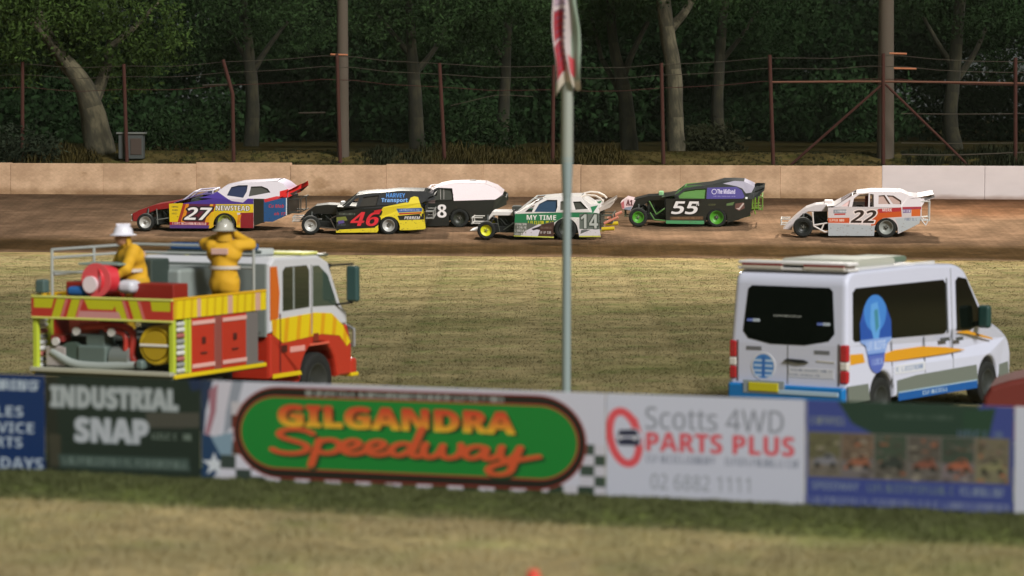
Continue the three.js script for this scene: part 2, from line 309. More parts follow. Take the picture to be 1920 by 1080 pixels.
floodPole(643, 121.5, 0.24, 'pale floodlight pole behind the wall, left of the flagpole', [-4, -104]);
floodPole(1660, 117.6, 0.32, 'thick pale floodlight pole behind the wall where the white wall begins', [13, -101]);
{ // small weathered cabinet behind the wall
  const c = thing('cabinet', 'small pale grey cabinet behind the wall beside the leaning tree', 'cabinet'), p = at(247, 290, 122.5); p.y = height(p.x, p.z); c.position.copy(p);
  mesh('case', box(0.95, 0.95, 0.6, 0, 0.5, 0, 0.03), M('#3f4341', 0.8), c); mesh('lid', box(1.1, 0.07, 0.72, 0, 1.01, 0), M('#5f625d', 0.7), c); mesh('door_panel', box(0.42, 0.62, 0.03, 0.2, 0.5, 0.31), M('#3f332b', 0.8), c);
}
// ------------------------------------------------------------------ trees
const barkTex = dataTex(128, 256, (u, v) => { const t = smooth(0.3, 0.7, nB(u, v * 0.4) * 0.7 + nD(u * 2, v) * 0.3); return [lerp(54, 96, t), lerp(51, 90, t), lerp(38, 70, t)]; });
const bark = new THREE.MeshStandardMaterial({ map: barkTex, bumpMap: barkTex, bumpScale: 0.04, roughness: 1 }), barkDark = new THREE.MeshStandardMaterial({ map: barkTex, color: col('#8c8c78'), roughness: 1 });
function leafClump(n, R, l, w) {
  const pos = [], nor = [], idx = [];
  for (let i = 0; i < n; i++) {
    const d = V(rr(-1, 1), rr(-1, 1), rr(-1, 1)); if (d.length() > 1) d.normalize(); d.multiplyScalar(R); d.y *= 0.75;
    const ax = V(rr(-1, 1), rr(-1.4, 0.3), rr(-1, 1)).normalize(), sd = V(rr(-1, 1), rr(-1, 1), rr(-1, 1)).cross(ax).normalize(), nn = sd.clone().cross(ax), ll = l * rr(0.6, 1.2), o = pos.length / 3;
    const a = d, m1 = d.clone().addScaledVector(ax, ll * 0.45).addScaledVector(sd, w), m2 = d.clone().addScaledVector(ax, ll * 0.45).addScaledVector(sd, -w), e = d.clone().addScaledVector(ax, ll);
    for (const p of [a, m1, e, m2]) { pos.push(p.x, p.y, p.z); nor.push(nn.x, nn.y, nn.z); } idx.push(o, o + 1, o + 2, o, o + 2, o + 3);
  }
  const g = new THREE.BufferGeometry(); g.setAttribute('position', new THREE.Float32BufferAttribute(pos, 3)); g.setAttribute('normal', new THREE.Float32BufferAttribute(nor, 3)); g.setIndex(idx); return g;
}
const leafMat = new THREE.MeshLambertMaterial({ color: 0xffffff });
const clumpA = leafClump(46, 0.55, 0.24, 0.045), clumpB = leafClump(70, 1.1, 0.42, 0.09);
function foliage(name, blobs, tint, parent, geo = clumpA, perM = 6) {       // blobs: centre, radius
  const list = [];
  for (const [c, r] of blobs) { const n = Math.round(perM * r * r * r * 0.9 + perM * 2); for (let i = 0; i < n; i++) { const d = V(rr(-1, 1), rr(-1, 1), rr(-1, 1)); if (d.length() > 1 || d.length() < 0.25) { i--; continue; } list.push([c.clone().add(V(d.x * r * 1.15, d.y * r * 0.72, d.z * r)), d.length()]); } }
  const m = new THREE.InstancedMesh(geo, leafMat, list.length), q = new THREE.Quaternion(), e = new THREE.Euler(), mx = new THREE.Matrix4(), c = new THREE.Color();
  list.forEach(([p, k], i) => { q.setFromEuler(e.set(rr(-0.5, 0.5), rnd() * 6.28, rr(-0.5, 0.5))); const s = rr(0.7, 1.25), v = rr(0.55, 1.25) * (0.8 + 0.4 * big(nA, p.x, p.y, 7)); mx.compose(p, q, V(s, s, s)); m.setMatrixAt(i, mx); m.setColorAt(i, c.setRGB(tint[0] * v, tint[1] * v, tint[2] * v)); });
  m.name = parent === scene ? numbered(name) : name; m.castShadow = m.receiveShadow = true; parent.add(m); return m;
}
function tree(label, Z, trunk, radii, limbs, blobs, tint, mat = bark) {
  const t = thing('gum_tree', label, 'tree', null), b = at(...trunk[0], Z); b.y = height(b.x, b.z) - 0.15; t.position.copy(b);
  const L = (px, py, dz = 0) => at(px, py, Z + dz).sub(b), pts = [V(0, 0, 0), ...trunk.slice(1).map((p) => L(...p))];
  mesh('trunk', taper(pts, radii, 12, 0.05), mat, t);
  for (const [a, c, r0, r1, dz = 0] of limbs) mesh('limb', taper([L(...a), L((a[0] + c[0]) / 2 + rr(-6, 6), (a[1] + c[1]) / 2 + rr(-5, 5), dz / 2), L(...c, dz)], [r0, r1], 8, 0.05), mat, t);
  tag(foliage('crown', blobs.map(([x, y, r, dz = 0]) => [L(x, y, dz), r]), tint, t), null, null, null, 'stuff');
  return t;
}
const G1 = [0.040, 0.068, 0.016], G2 = [0.022, 0.042, 0.014], G3 = [0.017, 0.033, 0.012];
tree('leaning pale gum tree with broad forked trunk, left end of the wall', 124, [[188, 300], [176, 220], [150, 150], [105, 95], [70, 30], [60, -60]], [0.62, 0.52, 0.36, 0.3, 0.24, 0.15],
  [[[172, 200], [210, 60], 0.3, 0.14, 2], [[140, 140], [60, 40], 0.22, 0.1, -1], [[205, 90], [300, 0], 0.14, 0.06, 1]], [[60, 40, 1.9, -1], [150, 70, 1.8, 1], [240, 40, 2.0], [20, 110, 1.4], [215, 130, 1.3, 2], [290, 90, 1.3, 2], [120, -10, 2.2], [-20, 10, 2]], G1);
tree('slim half hidden gum tree behind the fence, right of the left floodlight pole', 129, [[782, 300], [780, 220], [776, 150], [770, 60], [764, -60]], [0.34, 0.3, 0.26, 0.2, 0.1], [[[776, 140], [840, 40], 0.15, 0.06, 2], [[774, 110], [700, 20], 0.14, 0.06]], [[780, 20, 2.2], [850, 50, 1.6, 3], [700, 30, 1.6], [900, -10, 2.0, 2], [760, 90, 1.0, 3]], G2, barkDark);
tree('tall gum tree with forked trunk just right of the flag', 126, [[1180, 300], [1176, 220], [1168, 160], [1150, 80], [1140, -40]], [0.36, 0.32, 0.27, 0.2, 0.14], [[[1172, 190], [1128, 110], 0.17, 0.1, 1], [[1128, 112], [1105, 20], 0.1, 0.05, 1], [[1166, 150], [1215, 40], 0.16, 0.08]], [[1130, 0, 1.8], [1200, 10, 1.6, 1], [1090, 50, 1.2, 2], [1010, 30, 1.6, 3]], G2, barkDark);
tree('thick pale gum tree with straight trunk, between the flag and the right fence posts', 123.5, [[1268, 300], [1266, 220], [1262, 130], [1250, 50], [1238, -40]], [0.36, 0.33, 0.31, 0.3, 0.26], [[[1252, 60], [1310, -30], 0.2, 0.12, 1]], [[1250, -60, 2.2], [1330, -40, 1.8, 2], [1190, -40, 1.6, 1]], G2);
tree('dim gum tree between the right floodlight pole and the straight pale gum', 134, [[1350, 300], [1345, 200], [1350, 100], [1362, -30]], [0.3, 0.26, 0.22, 0.16], [[[1348, 120], [1420, 20], 0.12, 0.06]], [[1360, 0, 2.2], [1450, 20, 2.0, 2], [1420, 80, 1.2, 3]], G3, barkDark);
tree('dim gum tree at the right edge behind the braced fence', 128, [[1790, 300], [1782, 220], [1790, 120], [1805, -40]], [0.36, 0.3, 0.26, 0.2], [[[1786, 160], [1850, 50], 0.16, 0.07, 1], [[1790, 130], [1730, 30], 0.14, 0.06]], [[1800, 0, 2.2], [1890, 30, 2.0, 2], [1720, 10, 1.7, 2], [1860, 110, 1.2, 2]], G3, barkDark);
tree('dim gum tree behind the left floodlight pole and the kinked post', 138, [[470, 300], [474, 200], [466, 100], [450, -40]], [0.34, 0.3, 0.25, 0.18], [[[470, 140], [540, 40], 0.15, 0.06], [[468, 120], [400, 20], 0.14, 0.06]], [[380, 30, 2.3], [470, 0, 2.4], [550, 40, 2.0, 2], [330, 90, 1.6], [440, 100, 1.5, 3]], G2, barkDark);
tree('dim leafy gum tree between the left floodlight pole and the flag', 140, [[940, 300], [945, 200], [950, 90], [960, -40]], [0.3, 0.26, 0.2, 0.14], [[[948, 120], [880, 30], 0.12, 0.05]], [[950, 20, 2.5], [880, 70, 1.8], [1020, 60, 1.8, 2], [960, 120, 1.6, 3]], G2, barkDark);
function shrub(label, px, Z, r, tint) { const t = thing('shrub', label, 'shrub', null), b = at(px, 300, Z); b.y = height(b.x, b.z) - 0.05; t.position.copy(b); mesh('stem', [bar(V(0, 0, 0), V(0.1, r * 0.9, 0), 0.05, 0.02), bar(V(0.05, 0, 0), V(-0.4, r * 0.8, 0.1), 0.04, 0.02)], barkDark, t); tag(foliage('leaves', [[V(0, r * 0.8, 0), r], [V(r * 0.8, r * 0.5, 0.2), r * 0.7], [V(-r * 0.9, r * 0.5, 0), r * 0.7]], tint, t), null, null, null, 'stuff'); }
shrub('low grey-green shrub behind the wall at the far left edge', 45, 123, 0.95, [0.022, 0.030, 0.018]); shrub('dark shrub behind the wall between the cabinet and the kinked post', 340, 126, 1.1, G3); shrub('low shrub behind the wall right of the straight pale gum', 1330, 124, 0.7, [0.024, 0.026, 0.013]); shrub('dark shrub behind the wall left of the flag', 890, 127, 1.2, G3);
{ // the wood behind: one mass
  const blobs = []; for (let i = 0; i < 190; i++) { const Z = rr(150, 185); blobs.push([V(rr(-0.19, 0.19) * Z, rr(3, 17), -Z), rr(1.8, 3.2)]); }
  tag(foliage('distant_wood', blobs, [0.013, 0.028, 0.010], scene, clumpB, 2.8), 'dark mass of forest foliage far behind the track', 'forest', null, 'stuff');
}

// ------------------------------------------------------------------ race cars
const rubber = M('#171917', 0.85), blackMetal = M('#1b1d1b', 0.6), steel = M('#9a9c98', 0.35, { metalness: 0.7 }), dark = M('#0f110f', 0.9), netMat = M('#26261f', 0.9);
function tyreGeo(r, w) { const h = w / 2, q = r * 0.62; const pts = [[q, -h * 0.86], [q + 0.03, -h], [r * 0.86, -h * 1.02], [r * 0.965, -h * 0.92], [r, -h * 0.7], [r, h * 0.7], [r * 0.965, h * 0.92], [r * 0.86, h * 1.02], [q + 0.03, h], [q, h * 0.86]].map((p) => new THREE.Vector2(...p)); return new THREE.LatheGeometry(pts, 32).rotateX(Math.PI / 2); }
function rimGeo(r, w) { const h = w / 2; const pts = [[0.001, h * 0.35], [r * 0.22, h * 0.37], [r * 0.28, h * 0.2], [r * 0.72, h * 0.42], [r * 0.88, h * 0.86], [r, h * 0.98], [r * 1.03, h * 0.9], [r, -h * 0.9]].map((p) => new THREE.Vector2(...p)); return new THREE.LatheGeometry(pts, 28).rotateX(Math.PI / 2); }
function wheel(parent, x, y, z, r, w, rimMat, rimR = 0.58) {
  const g = sub('wheel', parent); g.position.set(x, y, z); if (z < 0) g.rotation.y = Math.PI;
  mesh('tyre', tyreGeo(r, w), rubber, g); mesh('rim', rimGeo(r * (rimR + 0.06), w), rimMat, g);
  const nuts = []; for (let i = 0; i < 5; i++) { const a = i * 1.2566; nuts.push(new THREE.CylinderGeometry(r * 0.045, r * 0.045, 0.03, 6).rotateX(Math.PI / 2).translate(Math.cos(a) * r * 0.2, Math.sin(a) * r * 0.2, w * 0.2)); }
  nuts.push(new THREE.CylinderGeometry(r * 0.09, r * 0.1, 0.06, 10).rotateX(Math.PI / 2).translate(0, 0, w * 0.2));
  mesh('hub', nuts, steel, g); return g;
}
function arc(cx, cy, r, a0, a1, n = 12) { const p = []; for (let i = 0; i <= n; i++) { const a = lerp(a0, a1, i / n) * Math.PI / 180; p.push([cx + Math.cos(a) * r, cy + Math.sin(a) * r]); } return p; }
const HALF = 0.88;
// c: tracing scale k (tracing px per photo px) with origin o; everything else is given in tracing px, seen from the side
function raceCar(c) {
  const gx = c.o[0] + c.mid / c.k, gy = c.o[1] + c.ground / c.k, Z = c.Z ?? hit(gx, gy, 100, 118), S = c.k * F / Z;
  const T = ([x, y]) => [(x - c.mid) / S, (c.ground - y) / S], X = (a) => a.map(T);
  const t = thing('race_car', c.label, 'race car', 'race cars on the dirt track');
  const yaw = (c.yaw ?? -5) * Math.PI / 180, slope = Math.atan(BANK);
  t.rotation.set(slope * 0.8, yaw, 0);
  const p = at(gx, gy, Z); t.position.copy(p).sub(V(0, 0, 0.9).applyEuler(t.rotation)); t.position.y = Math.max(t.position.y, height(t.position.x, t.position.z));
  const [X0, Y0, X1, Y1] = c.view;
  const wrapTex = canvasTex(Math.round((X1 - X0) * 0.8), Math.round((Y1 - Y0) * 0.8), (x) => { x.scale(0.8, 0.8); x.translate(-X0, -Y0); c.wrap(x); mud(x, c); });
  const wrap = new THREE.MeshPhysicalMaterial({ map: wrapTex, roughness: 0.4, clearcoat: 0.4, clearcoatRoughness: 0.3 });
  const sideUV = (g) => { const p = g.attributes.position, uv = g.attributes.uv; for (let i = 0; i < p.count; i++) uv.setXY(i, (p.getX(i) * S + c.mid - X0) / (X1 - X0), 1 - (c.ground - p.getY(i) * S - Y0) / (Y1 - Y0)); return g; };
  const zAt = (y) => HALF - Math.max(0, y - (c.belt ?? 1.0)) * 0.5;
  const lean = (g, z0) => { const p = g.attributes.position; for (let i = 0; i < p.count; i++) p.setZ(i, p.getZ(i) + z0 - HALF + zAt(p.getY(i))); g.computeVertexNormals(); return g; };
  const both = (name, pts, mat, holes = [], z0 = HALF, th = 0.022) => { const g = lean(sideUV(slab(X(pts), th, holes.map(X), 0.004)), z0 - th / 2); mesh(name, g, mat, t); mesh(name, mirror(g, 'z'), mat, t); };
  const ribbon = (pts, half, crown = 0.03) => {                  // sheet metal spanning from one side to the other, bent over a crown
    const q = X(pts), pos = [], uv = [], idx = [], n = 8;
    for (const [x, y] of q) for (let j = 0; j <= n; j++) { const s = j / n * 2 - 1, h = half ?? zAt(y); pos.push(x, y + crown * (1 - s * s), s * h); uv.push(x, s * h); }
    for (let i = 0; i < q.length - 1; i++) for (let j = 0; j < n; j++) { const o = i * (n + 1) + j; idx.push(o, o + 1, o + n + 1, o + 1, o + n + 2, o + n + 1); }
    const g = new THREE.BufferGeometry(); g.setAttribute('position', new THREE.Float32BufferAttribute(pos, 3)); g.setAttribute('uv', new THREE.Float32BufferAttribute(uv, 2)); g.setIndex(idx); g.computeVertexNormals(); return g;
  };
  const solid = (pts, half, bevel = 0.015) => slab(X(pts), half * 2, [], bevel).translate(0, 0, -half);
  const bars = (list, r, mat, name, z = HALF - 0.05) => { for (const l of list) { const pts = X(l); const mk = (s) => tube(pts.map(([x, y]) => V(x, y, s * (y > 1 ? zAt(y) - 0.06 : z))), r, 6); mesh(name, mk(1), mat, t); mesh(name, mk(-1), mat, t); } };
  // the pieces
  mesh('chassis', [box(3.0, 0.2, 1.1, 0.25, 0.3, 0), box(2.4, 0.5, 1.2, 1.0, 0.6, 0)], dark, t);
  if (c.nose) mesh('nose', solid(c.nose, 0.42), paint(c.noseCol), t);
  if (c.noseTip) mesh('nose_tip', sideUV(solid(c.noseTip, 0.46)), wrap, t);
  if (c.engine) mesh('engine', [...c.engine.map(([x0, y0, x1, y1]) => { const [a, b] = T([x0, y1]), [d, e] = T([x1, y0]); return box(d - a, e - b, 0.5, (a + d) / 2, (b + e) / 2, 0, 0.03); }), tube([V(-0.9, 0.62, 0.28), V(-0.7, 0.45, 0.5), V(-0.2, 0.35, 0.6)], 0.035), tube([V(-0.75, 0.62, 0.28), V(-0.55, 0.45, 0.5), V(-0.1, 0.33, 0.6)], 0.035)], M('#2b2d2a', 0.55, { metalness: 0.3 }), t);
  both('side_panel', c.side, wrap, c.sideHoles ?? []);
  if (c.quarter) both('quarter_panel', c.quarter, wrap);
  both('cabin_side', c.cabin, wrap, c.windows ?? []);
  for (const [pts, hx] of c.netting ?? []) both('window_net', pts, M(hx, 0.85), [], HALF - 0.06, 0.01);
  mesh('roof', ribbon(c.roof, null, 0.035), paint(c.roofCol), t);
  if (c.deck) mesh('deck', ribbon(c.deck, null, 0.01), paint(c.deckCol ?? c.roofCol), t);
  if (c.cowl) mesh('cowl', ribbon(c.cowl, null, 0.02), paint(c.cowlCol ?? c.noseCol), t);
  if (c.spoiler) { both('spoiler_end', c.spoiler, wrap, [], HALF - 0.06); mesh('spoiler_blade', ribbon(c.blade, HALF - 0.1, 0), M(c.bladeCol, 0.4), t); }
  if (c.tail) { const [a, b] = T(c.tail[0]), [d, e] = T(c.tail[1]); mesh('tail_panel', box(0.03, b - e, 1.6, (a + d) / 2, (b + e) / 2, 0), M(c.tailCol ?? '#1a1c1a', 0.6), t); }
  for (const [list, r, hx, name] of c.bars ?? []) bars(list, r, M(hx, 0.45), name);
  // roll cage, seat, firewall
  const ry = 1.38;
  mesh('roll_cage', [tube([V(0.95, 0.4, 0.62), V(0.9, ry, 0.52), V(0.9, ry, -0.52), V(0.95, 0.4, -0.62)], 0.025), tube([V(-0.3, 0.9, 0.6), V(0.25, ry - 0.06, 0.5), V(0.25, ry - 0.06, -0.5), V(-0.3, 0.9, -0.6)], 0.025), tube([V(0.25, ry - 0.06, 0.5), V(0.9, ry, 0.52)], 0.025), tube([V(0.25, ry - 0.06, -0.5), V(0.9, ry, -0.52)], 0.025)], M(c.cageCol ?? '#202220', 0.5), t);
  mesh('seat', [box(0.14, 0.75, 0.5, 0.72, 0.85, 0.1, 0.05), box(0.5, 0.14, 0.5, 0.45, 0.5, 0.1, 0.05), box(0.14, 0.25, 0.3, 0.73, 1.23, 0.1, 0.05)], M(c.seatCol ?? '#1c1d22', 0.7), t);
  mesh('firewall', box(0.03, 0.6, 1.5, -0.42, 0.65, 0), blackMetal, t);
  // front suspension and bumpers
  const fx = T(c.wheels[0])[0], rx = T(c.wheels[1])[0];
  { const arms = [tube([V(fx + 0.25, 0.35, 0.3), V(fx, 0.32, 0.66)], 0.025), tube([V(fx - 0.2, 0.35, 0.3), V(fx, 0.32, 0.66)], 0.025), tube([V(fx + 0.15, 0.55, 0.3), V(fx, 0.45, 0.66)], 0.02), tube([V(fx + 0.25, 0.35, -0.3), V(fx, 0.32, -0.66)], 0.025), tube([V(fx + 0.15, 0.55, -0.3), V(fx, 0.45, -0.66)], 0.02), tube([V(fx, 0.75, 0.36), V(fx, 0.35, 0.6)], 0.045), tube([V(rx, 0.33, -0.8), V(rx, 0.33, 0.8)], 0.06)]; for (const a of arms) mesh('suspension_arm', a, M('#3a3c39', 0.5, { metalness: 0.4 }), t); }
  if (c.bumper) { const [q, w] = X(c.bumper); mesh('front_bumper', [0.3, -0.3].map((z) => tube([V(w[0], w[1], z), V(q[0], w[1], z), V(q[0], q[1], z), V(w[0], q[1], z)], 0.02)).concat([tube([V(q[0], w[1], 0.42), V(q[0], w[1], -0.42)], 0.022), tube([V(q[0], q[1], 0.42), V(q[0], q[1], -0.42)], 0.022)]), M(c.bumperCol ?? '#b8b6b0', 0.4), t); }
  if (c.rear) { const [q, w] = X(c.rear); mesh('rear_bumper', [0.45, -0.45, 0.75].map((z) => tube([V(q[0] - 0.3, q[1], z), V(w[0], q[1], z), V(w[0], w[1], z), V(q[0] - 0.3, w[1], z)], 0.022)).concat([tube([V(w[0], q[1], 0.8), V(w[0], q[1], -0.8)], 0.025), tube([V(w[0], w[1], 0.8), V(w[0], w[1], -0.8)], 0.025)]), M(c.rearCol ?? '#6f716c', 0.5), t); }
  if (c.scoop) { const [q, w] = X(c.scoop); mesh('air_cleaner', [box(w[0] - q[0], q[1] - w[1], 0.34, (q[0] + w[0]) / 2, (q[1] + w[1]) / 2, 0, 0.04)], M(c.scoopCol, 0.5), t); }
  // wheels
  const [[fX, fY, fr, fc], [rX, rY, rw, rc]] = c.wheels, rf = fr / S, rb = rw / S, zz = 0.76;
  for (const s of [1, -1]) { const a = wheel(t, fx, rf, s * zz, rf, 0.26, M(fc, 0.45, fc === '#b9b9b4' ? { metalness: 0.3 } : {}), c.rims?.[0]); if (s > 0) a.rotation.y = (c.steer ?? 4) * Math.PI / 180; wheel(t, rx, rb, s * (zz - 0.02), rb, 0.3, M(rc, 0.45, rc === '#b9b9b4' ? { metalness: 0.3 } : {}), c.rims?.[1]); }
  return t;
}
function mud(x, c) { const s0 = seed; seed = c.mid + c.ground; const [X0, Y0, X1, Y1] = c.view; for (let i = 0; i < 260; i++) { const h = Math.abs(rr(-1, 1) * rr(0, 1)), px = rr(X0, X1), py = Y1 - h * (Y1 - Y0) * 0.6, r = rr(1, 5); x.fillStyle = `rgba(92,66,46,${rr(0.15, 0.5)})`; x.beginPath(); x.ellipse(px, py, r * 1.6, r, 0, 0, 7); x.fill(); } seed = s0; }
const fillAll = (x, c, v) => { x.fillStyle = c; x.fillRect(v[0], v[1], v[2] - v[0], v[3] - v[1]); };

raceCar({ label: 'race car number 27 with red nose and yellow, purple and red flame sides, white cabin', o: [200, 310], k: 4.8, mid: 702, ground: 600, yaw: -8, view: [150, 100, 1800, 620], wheels: [[335, 525, 78, '#b9b9b4'], [1070, 520, 92, '#8f9a3a']], rims: [0.62, 0.62], belt: 1.1, noseCol: '#8e1c22', roofCol: '#c9c4cf', deckCol: '#b9b4c6', cowlCol: '#43307c', bladeCol: '#d21f24', cageCol: '#c9c4cf',
  nose: [[190, 462], [250, 430], [400, 378], [560, 352], [720, 312], [730, 400], [560, 400], [400, 420], [290, 470], [262, 530], [195, 522]],
  engine: [[400, 400, 560, 560]], cowl: [[600, 345], [730, 305], [850, 268], [980, 262]], bumper: [[178, 470], [260, 520]], scoop: [[870, 240], [950, 285]], scoopCol: '#8a7a4a',
  side: [[560, 352], [700, 345], [960, 300], [1335, 298], [1335, 560], [1222, 560], ...arc(1072, 535, 108, 10, -190).map((p) => p), [940, 568], [565, 572]],
  sideHoles: [[[745, 350], [775, 312], [830, 288], [945, 290], [950, 350]]], netting: [[[[740, 355], [770, 305], [830, 282], [950, 285], [955, 355]], '#3a423c'], [[[1085, 290], [1120, 200], [1190, 182], [1275, 180], [1270, 240], [1240, 292]], '#232f4f'], [[[1285, 280], [1300, 190], [1400, 185], [1460, 205], [1488, 240]], '#4a4a44']],
  quarter: [[1337, 298], [1430, 300], [1640, 285], [1640, 440], [1510, 500], [1440, 500], [1340, 540]],
  cabin: [[840, 296], [960, 262], [1000, 240], [1060, 195], [1200, 165], [1430, 150], [1540, 145], [1600, 170], [1645, 212], [1605, 270], [1540, 296], [1340, 300], [1100, 300]],
  windows: [[[1088, 272], [1120, 200], [1190, 182], [1272, 180], [1268, 235], [1240, 290]], [[1288, 278], [1302, 192], [1400, 187], [1456, 207], [1486, 240]]],
  roof: [[1000, 240], [1060, 195], [1200, 163], [1430, 148], [1540, 140]], deck: [[1540, 142], [1600, 168], [1645, 212], [1645, 285]],
  spoiler: [[1575, 236], [1660, 214], [1758, 163], [1757, 205], [1690, 262], [1650, 280], [1580, 282]], blade: [[1640, 225], [1757, 165]], tail: [[1640, 285], [1660, 440]], tailCol: '#2a2b28', rear: [[1650, 300], [1745, 420]], rearCol: '#3a3b36',
  bars: [[[[[440, 400], [450, 540]], [[560, 480], [440, 500]]], 0.022, '#6b6e69', 'frame_tube']],
  wrap(x) {
    fillAll(x, '#d8d2d8', this.view); poly(x, [[1337, 296], [1440, 296], [1440, 560], [1337, 560]], '#262722');
    poly(x, [[556, 340], [700, 340], [700, 580], [556, 580]], '#e2c31c'); poly(x, [[690, 340], [1000, 340], [930, 580], [640, 580]], '#5d2546'); poly(x, [[700, 430], [960, 430], [900, 580], [650, 580]], '#6d2430');
    for (const [a, c] of [[655, '#a5322a'], [682, '#e08d1e'], [930, '#a5322a'], [905, '#e3a022'], [955, '#8d1f2c']]) poly(x, [[a + 34, 350], [a + 64, 350], [a, 570], [a - 34, 570]], c);
    for (let i = 0; i < 3; i++) smallPrint(x, 585, 372 + i * 30, 60, 13, '#55503a', 3 + i);
    poly(x, [[960, 296], [1335, 296], [1335, 345], [985, 350], [900, 300]], '#4a3590'); poly(x, [[1080, 292], [1290, 292], [1240, 332], [1140, 320]], '#d9d2dc'); poly(x, [[830, 262], [1000, 240], [1100, 300], [960, 350], [690, 350], [720, 310]], '#4a3590');
    poly(x, [[990, 350], [1335, 345], [1335, 420], [1180, 425], [960, 440]], '#e6cb22'); words(x, 'NEWSTEAD', 990, 362, 310, 44, '#f1ece4', 'bold', 'sans-serif', '#3a3226', 14);
    poly(x, [[950, 420], [1180, 420], [1240, 560], [900, 575]], '#e2b81f'); poly(x, [[1215, 425], [1335, 420], [1335, 562], [1215, 562]], '#8d1f2a'); poly(x, [[1195, 440], [1225, 440], [1205, 530], [1180, 530]], '#e08d1e');
    words(x, '27', 695, 378, 225, 115, '#f4f1ee', 'bold', 'sans-serif', '#231a22', 16, 0.25);
    poly(x, [[560, 515], [930, 515], [920, 542], [560, 542]], '#9d2130'); smallPrint(x, 590, 518, 300, 20, '#efe2dc', 9); poly(x, [[560, 542], [930, 542], [920, 580], [560, 580]], '#5d3f80');
    poly(x, [[1430, 300], [1645, 280], [1645, 445], [1510, 505], [1430, 505]], '#245487'); poly(x, [[1430, 300], [1545, 272], [1640, 275], [1440, 328]], '#c93339');
    words(x, 'Cu Mob', 1475, 340, 140, 34, '#c93339', 'italic bold'); words(x, 'oh 17', 1525, 412, 105, 30, '#c93339', 'italic bold'); poly(x, [[1632, 285], [1646, 285], [1646, 445], [1632, 445]], '#d5d9dd');
    poly(x, [[1570, 230], [1660, 205], [1765, 155], [1765, 210], [1690, 268], [1650, 285], [1575, 285]], '#d2221f'); poly(x, [[1660, 250], [1755, 205], [1755, 225], [1690, 268]], '#3a2a22'); } });

raceCar({ label: 'black and yellow race car with a red number 46 on its side', o: [520, 320], k: 4.364, mid: 590, ground: 527, yaw: -2, view: [150, 150, 1340, 540], wheels: [[270, 455, 76, '#b9b9b4'], [912, 465, 76, '#b9b9b4']], rims: [0.6, 0.6], noseCol: '#15171a', roofCol: '#16181a', cowlCol: '#191b1d', bladeCol: '#1a1c1e', belt: 0.95,
  nose: [[178, 420], [235, 352], [300, 308], [400, 296], [490, 300], [640, 304], [640, 345], [490, 350], [470, 372], [310, 366], [240, 420]], engine: [[350, 370, 480, 490]], cowl: [[490, 300], [640, 300], [700, 296]], bumper: [[112, 400], [215, 432]], scoop: [[500, 272], [540, 306]], scoopCol: '#a9a9a4',
  side: [[484, 345], [640, 318], [860, 306], [1185, 262], [1200, 330], [1215, 470], [1200, 486], [1012, 490], ...arc(914, 466, 90, 14, -196), [815, 508], [480, 512]],
  cabin: [[540, 300], [600, 255], [645, 208], [760, 192], [880, 186], [990, 174], [1210, 178], [1270, 196], [1215, 250], [1185, 266], [860, 310], [640, 312]], windows: [[[672, 296], [705, 222], [832, 206], [812, 288]], [[590, 290], [640, 235], [670, 225], [645, 295]]], netting: [[[[665, 302], [700, 215], [840, 200], [820, 295]], '#33302a']],
  roof: [[645, 208], [760, 192], [880, 184], [990, 172], [1200, 174]], deck: [[1200, 174], [1270, 194], [1230, 250]],
  spoiler: [[1185, 205], [1270, 190], [1290, 205], [1285, 240], [1190, 262]], blade: [[1215, 235], [1290, 198]], tail: [[1200, 290], [1220, 440]], rear: [[1215, 340], [1275, 395]], rearCol: '#8a8a84',
  bars: [[[[[430, 395], [470, 480]], [[350, 470], [480, 480]], [[490, 372], [440, 395]]], 0.02, '#4a4138', 'frame_tube'], [[[[545, 300], [645, 208]]], 0.02, '#5a5a50', 'pillar']],
  wrap(x) {
    fillAll(x, '#17191b', this.view); poly(x, [[480, 488], [800, 470], [830, 380], [870, 320], [1075, 262], [1090, 225], [1120, 214], [1152, 220], [1180, 300], [1222, 330], [1222, 480], [1010, 495], [815, 515], [478, 518]], '#e3cf2e');
    poly(x, [[830, 345], [870, 300], [960, 280], [1060, 262], [1070, 276], [900, 320], [850, 352]], '#e3cf2e'); poly(x, [[880, 312], [975, 300], [960, 345], [870, 352]], '#e3cf2e'); poly(x, [[484, 340], [660, 315], [840, 318], [800, 350], [600, 470], [540, 470], [484, 500]], '#1a1c1c');
    smallPrint(x, 500, 350, 130, 16, '#6d756a', 4); poly(x, [[485, 385], [560, 378], [575, 410], [485, 425]], '#79803a'); poly(x, [[495, 415], [545, 408], [550, 432], [500, 440]], '#5b4c8c'); smallPrint(x, 490, 440, 70, 14, '#5a6470', 6);
    words(x, '46', 588, 338, 228, 118, '#e2303c', 'bold', 'sans-serif', '#1a1214', 18, 0.25); poly(x, [[790, 330], [860, 316], [845, 345], [800, 350]], '#c8262e');
    words(x, 'HARVEY', 890, 192, 155, 32, '#4f8fd6', 'bold', 'sans-serif', '#16305a', 8); words(x, 'Transport', 852, 230, 215, 40, '#7fb0e6', 'bold', 'sans-serif', '#1d3c74', 10);
    poly(x, [[975, 314], [1185, 306], [1185, 336], [990, 346]], '#3f5f9a'); smallPrint(x, 1000, 318, 160, 14, '#aeb9cf', 8); poly(x, [[995, 350], [1180, 342], [1180, 352], [1000, 362]], '#b22a32');
    poly(x, [[985, 372], [1200, 352], [1200, 402], [1000, 408]], '#1c1d1b'); words(x, 'PERREM', 1040, 376, 130, 24, '#e9e4de', 'italic bold'); poly(x, [[1165, 360], [1185, 350], [1180, 380]], '#d8c42e'); } });

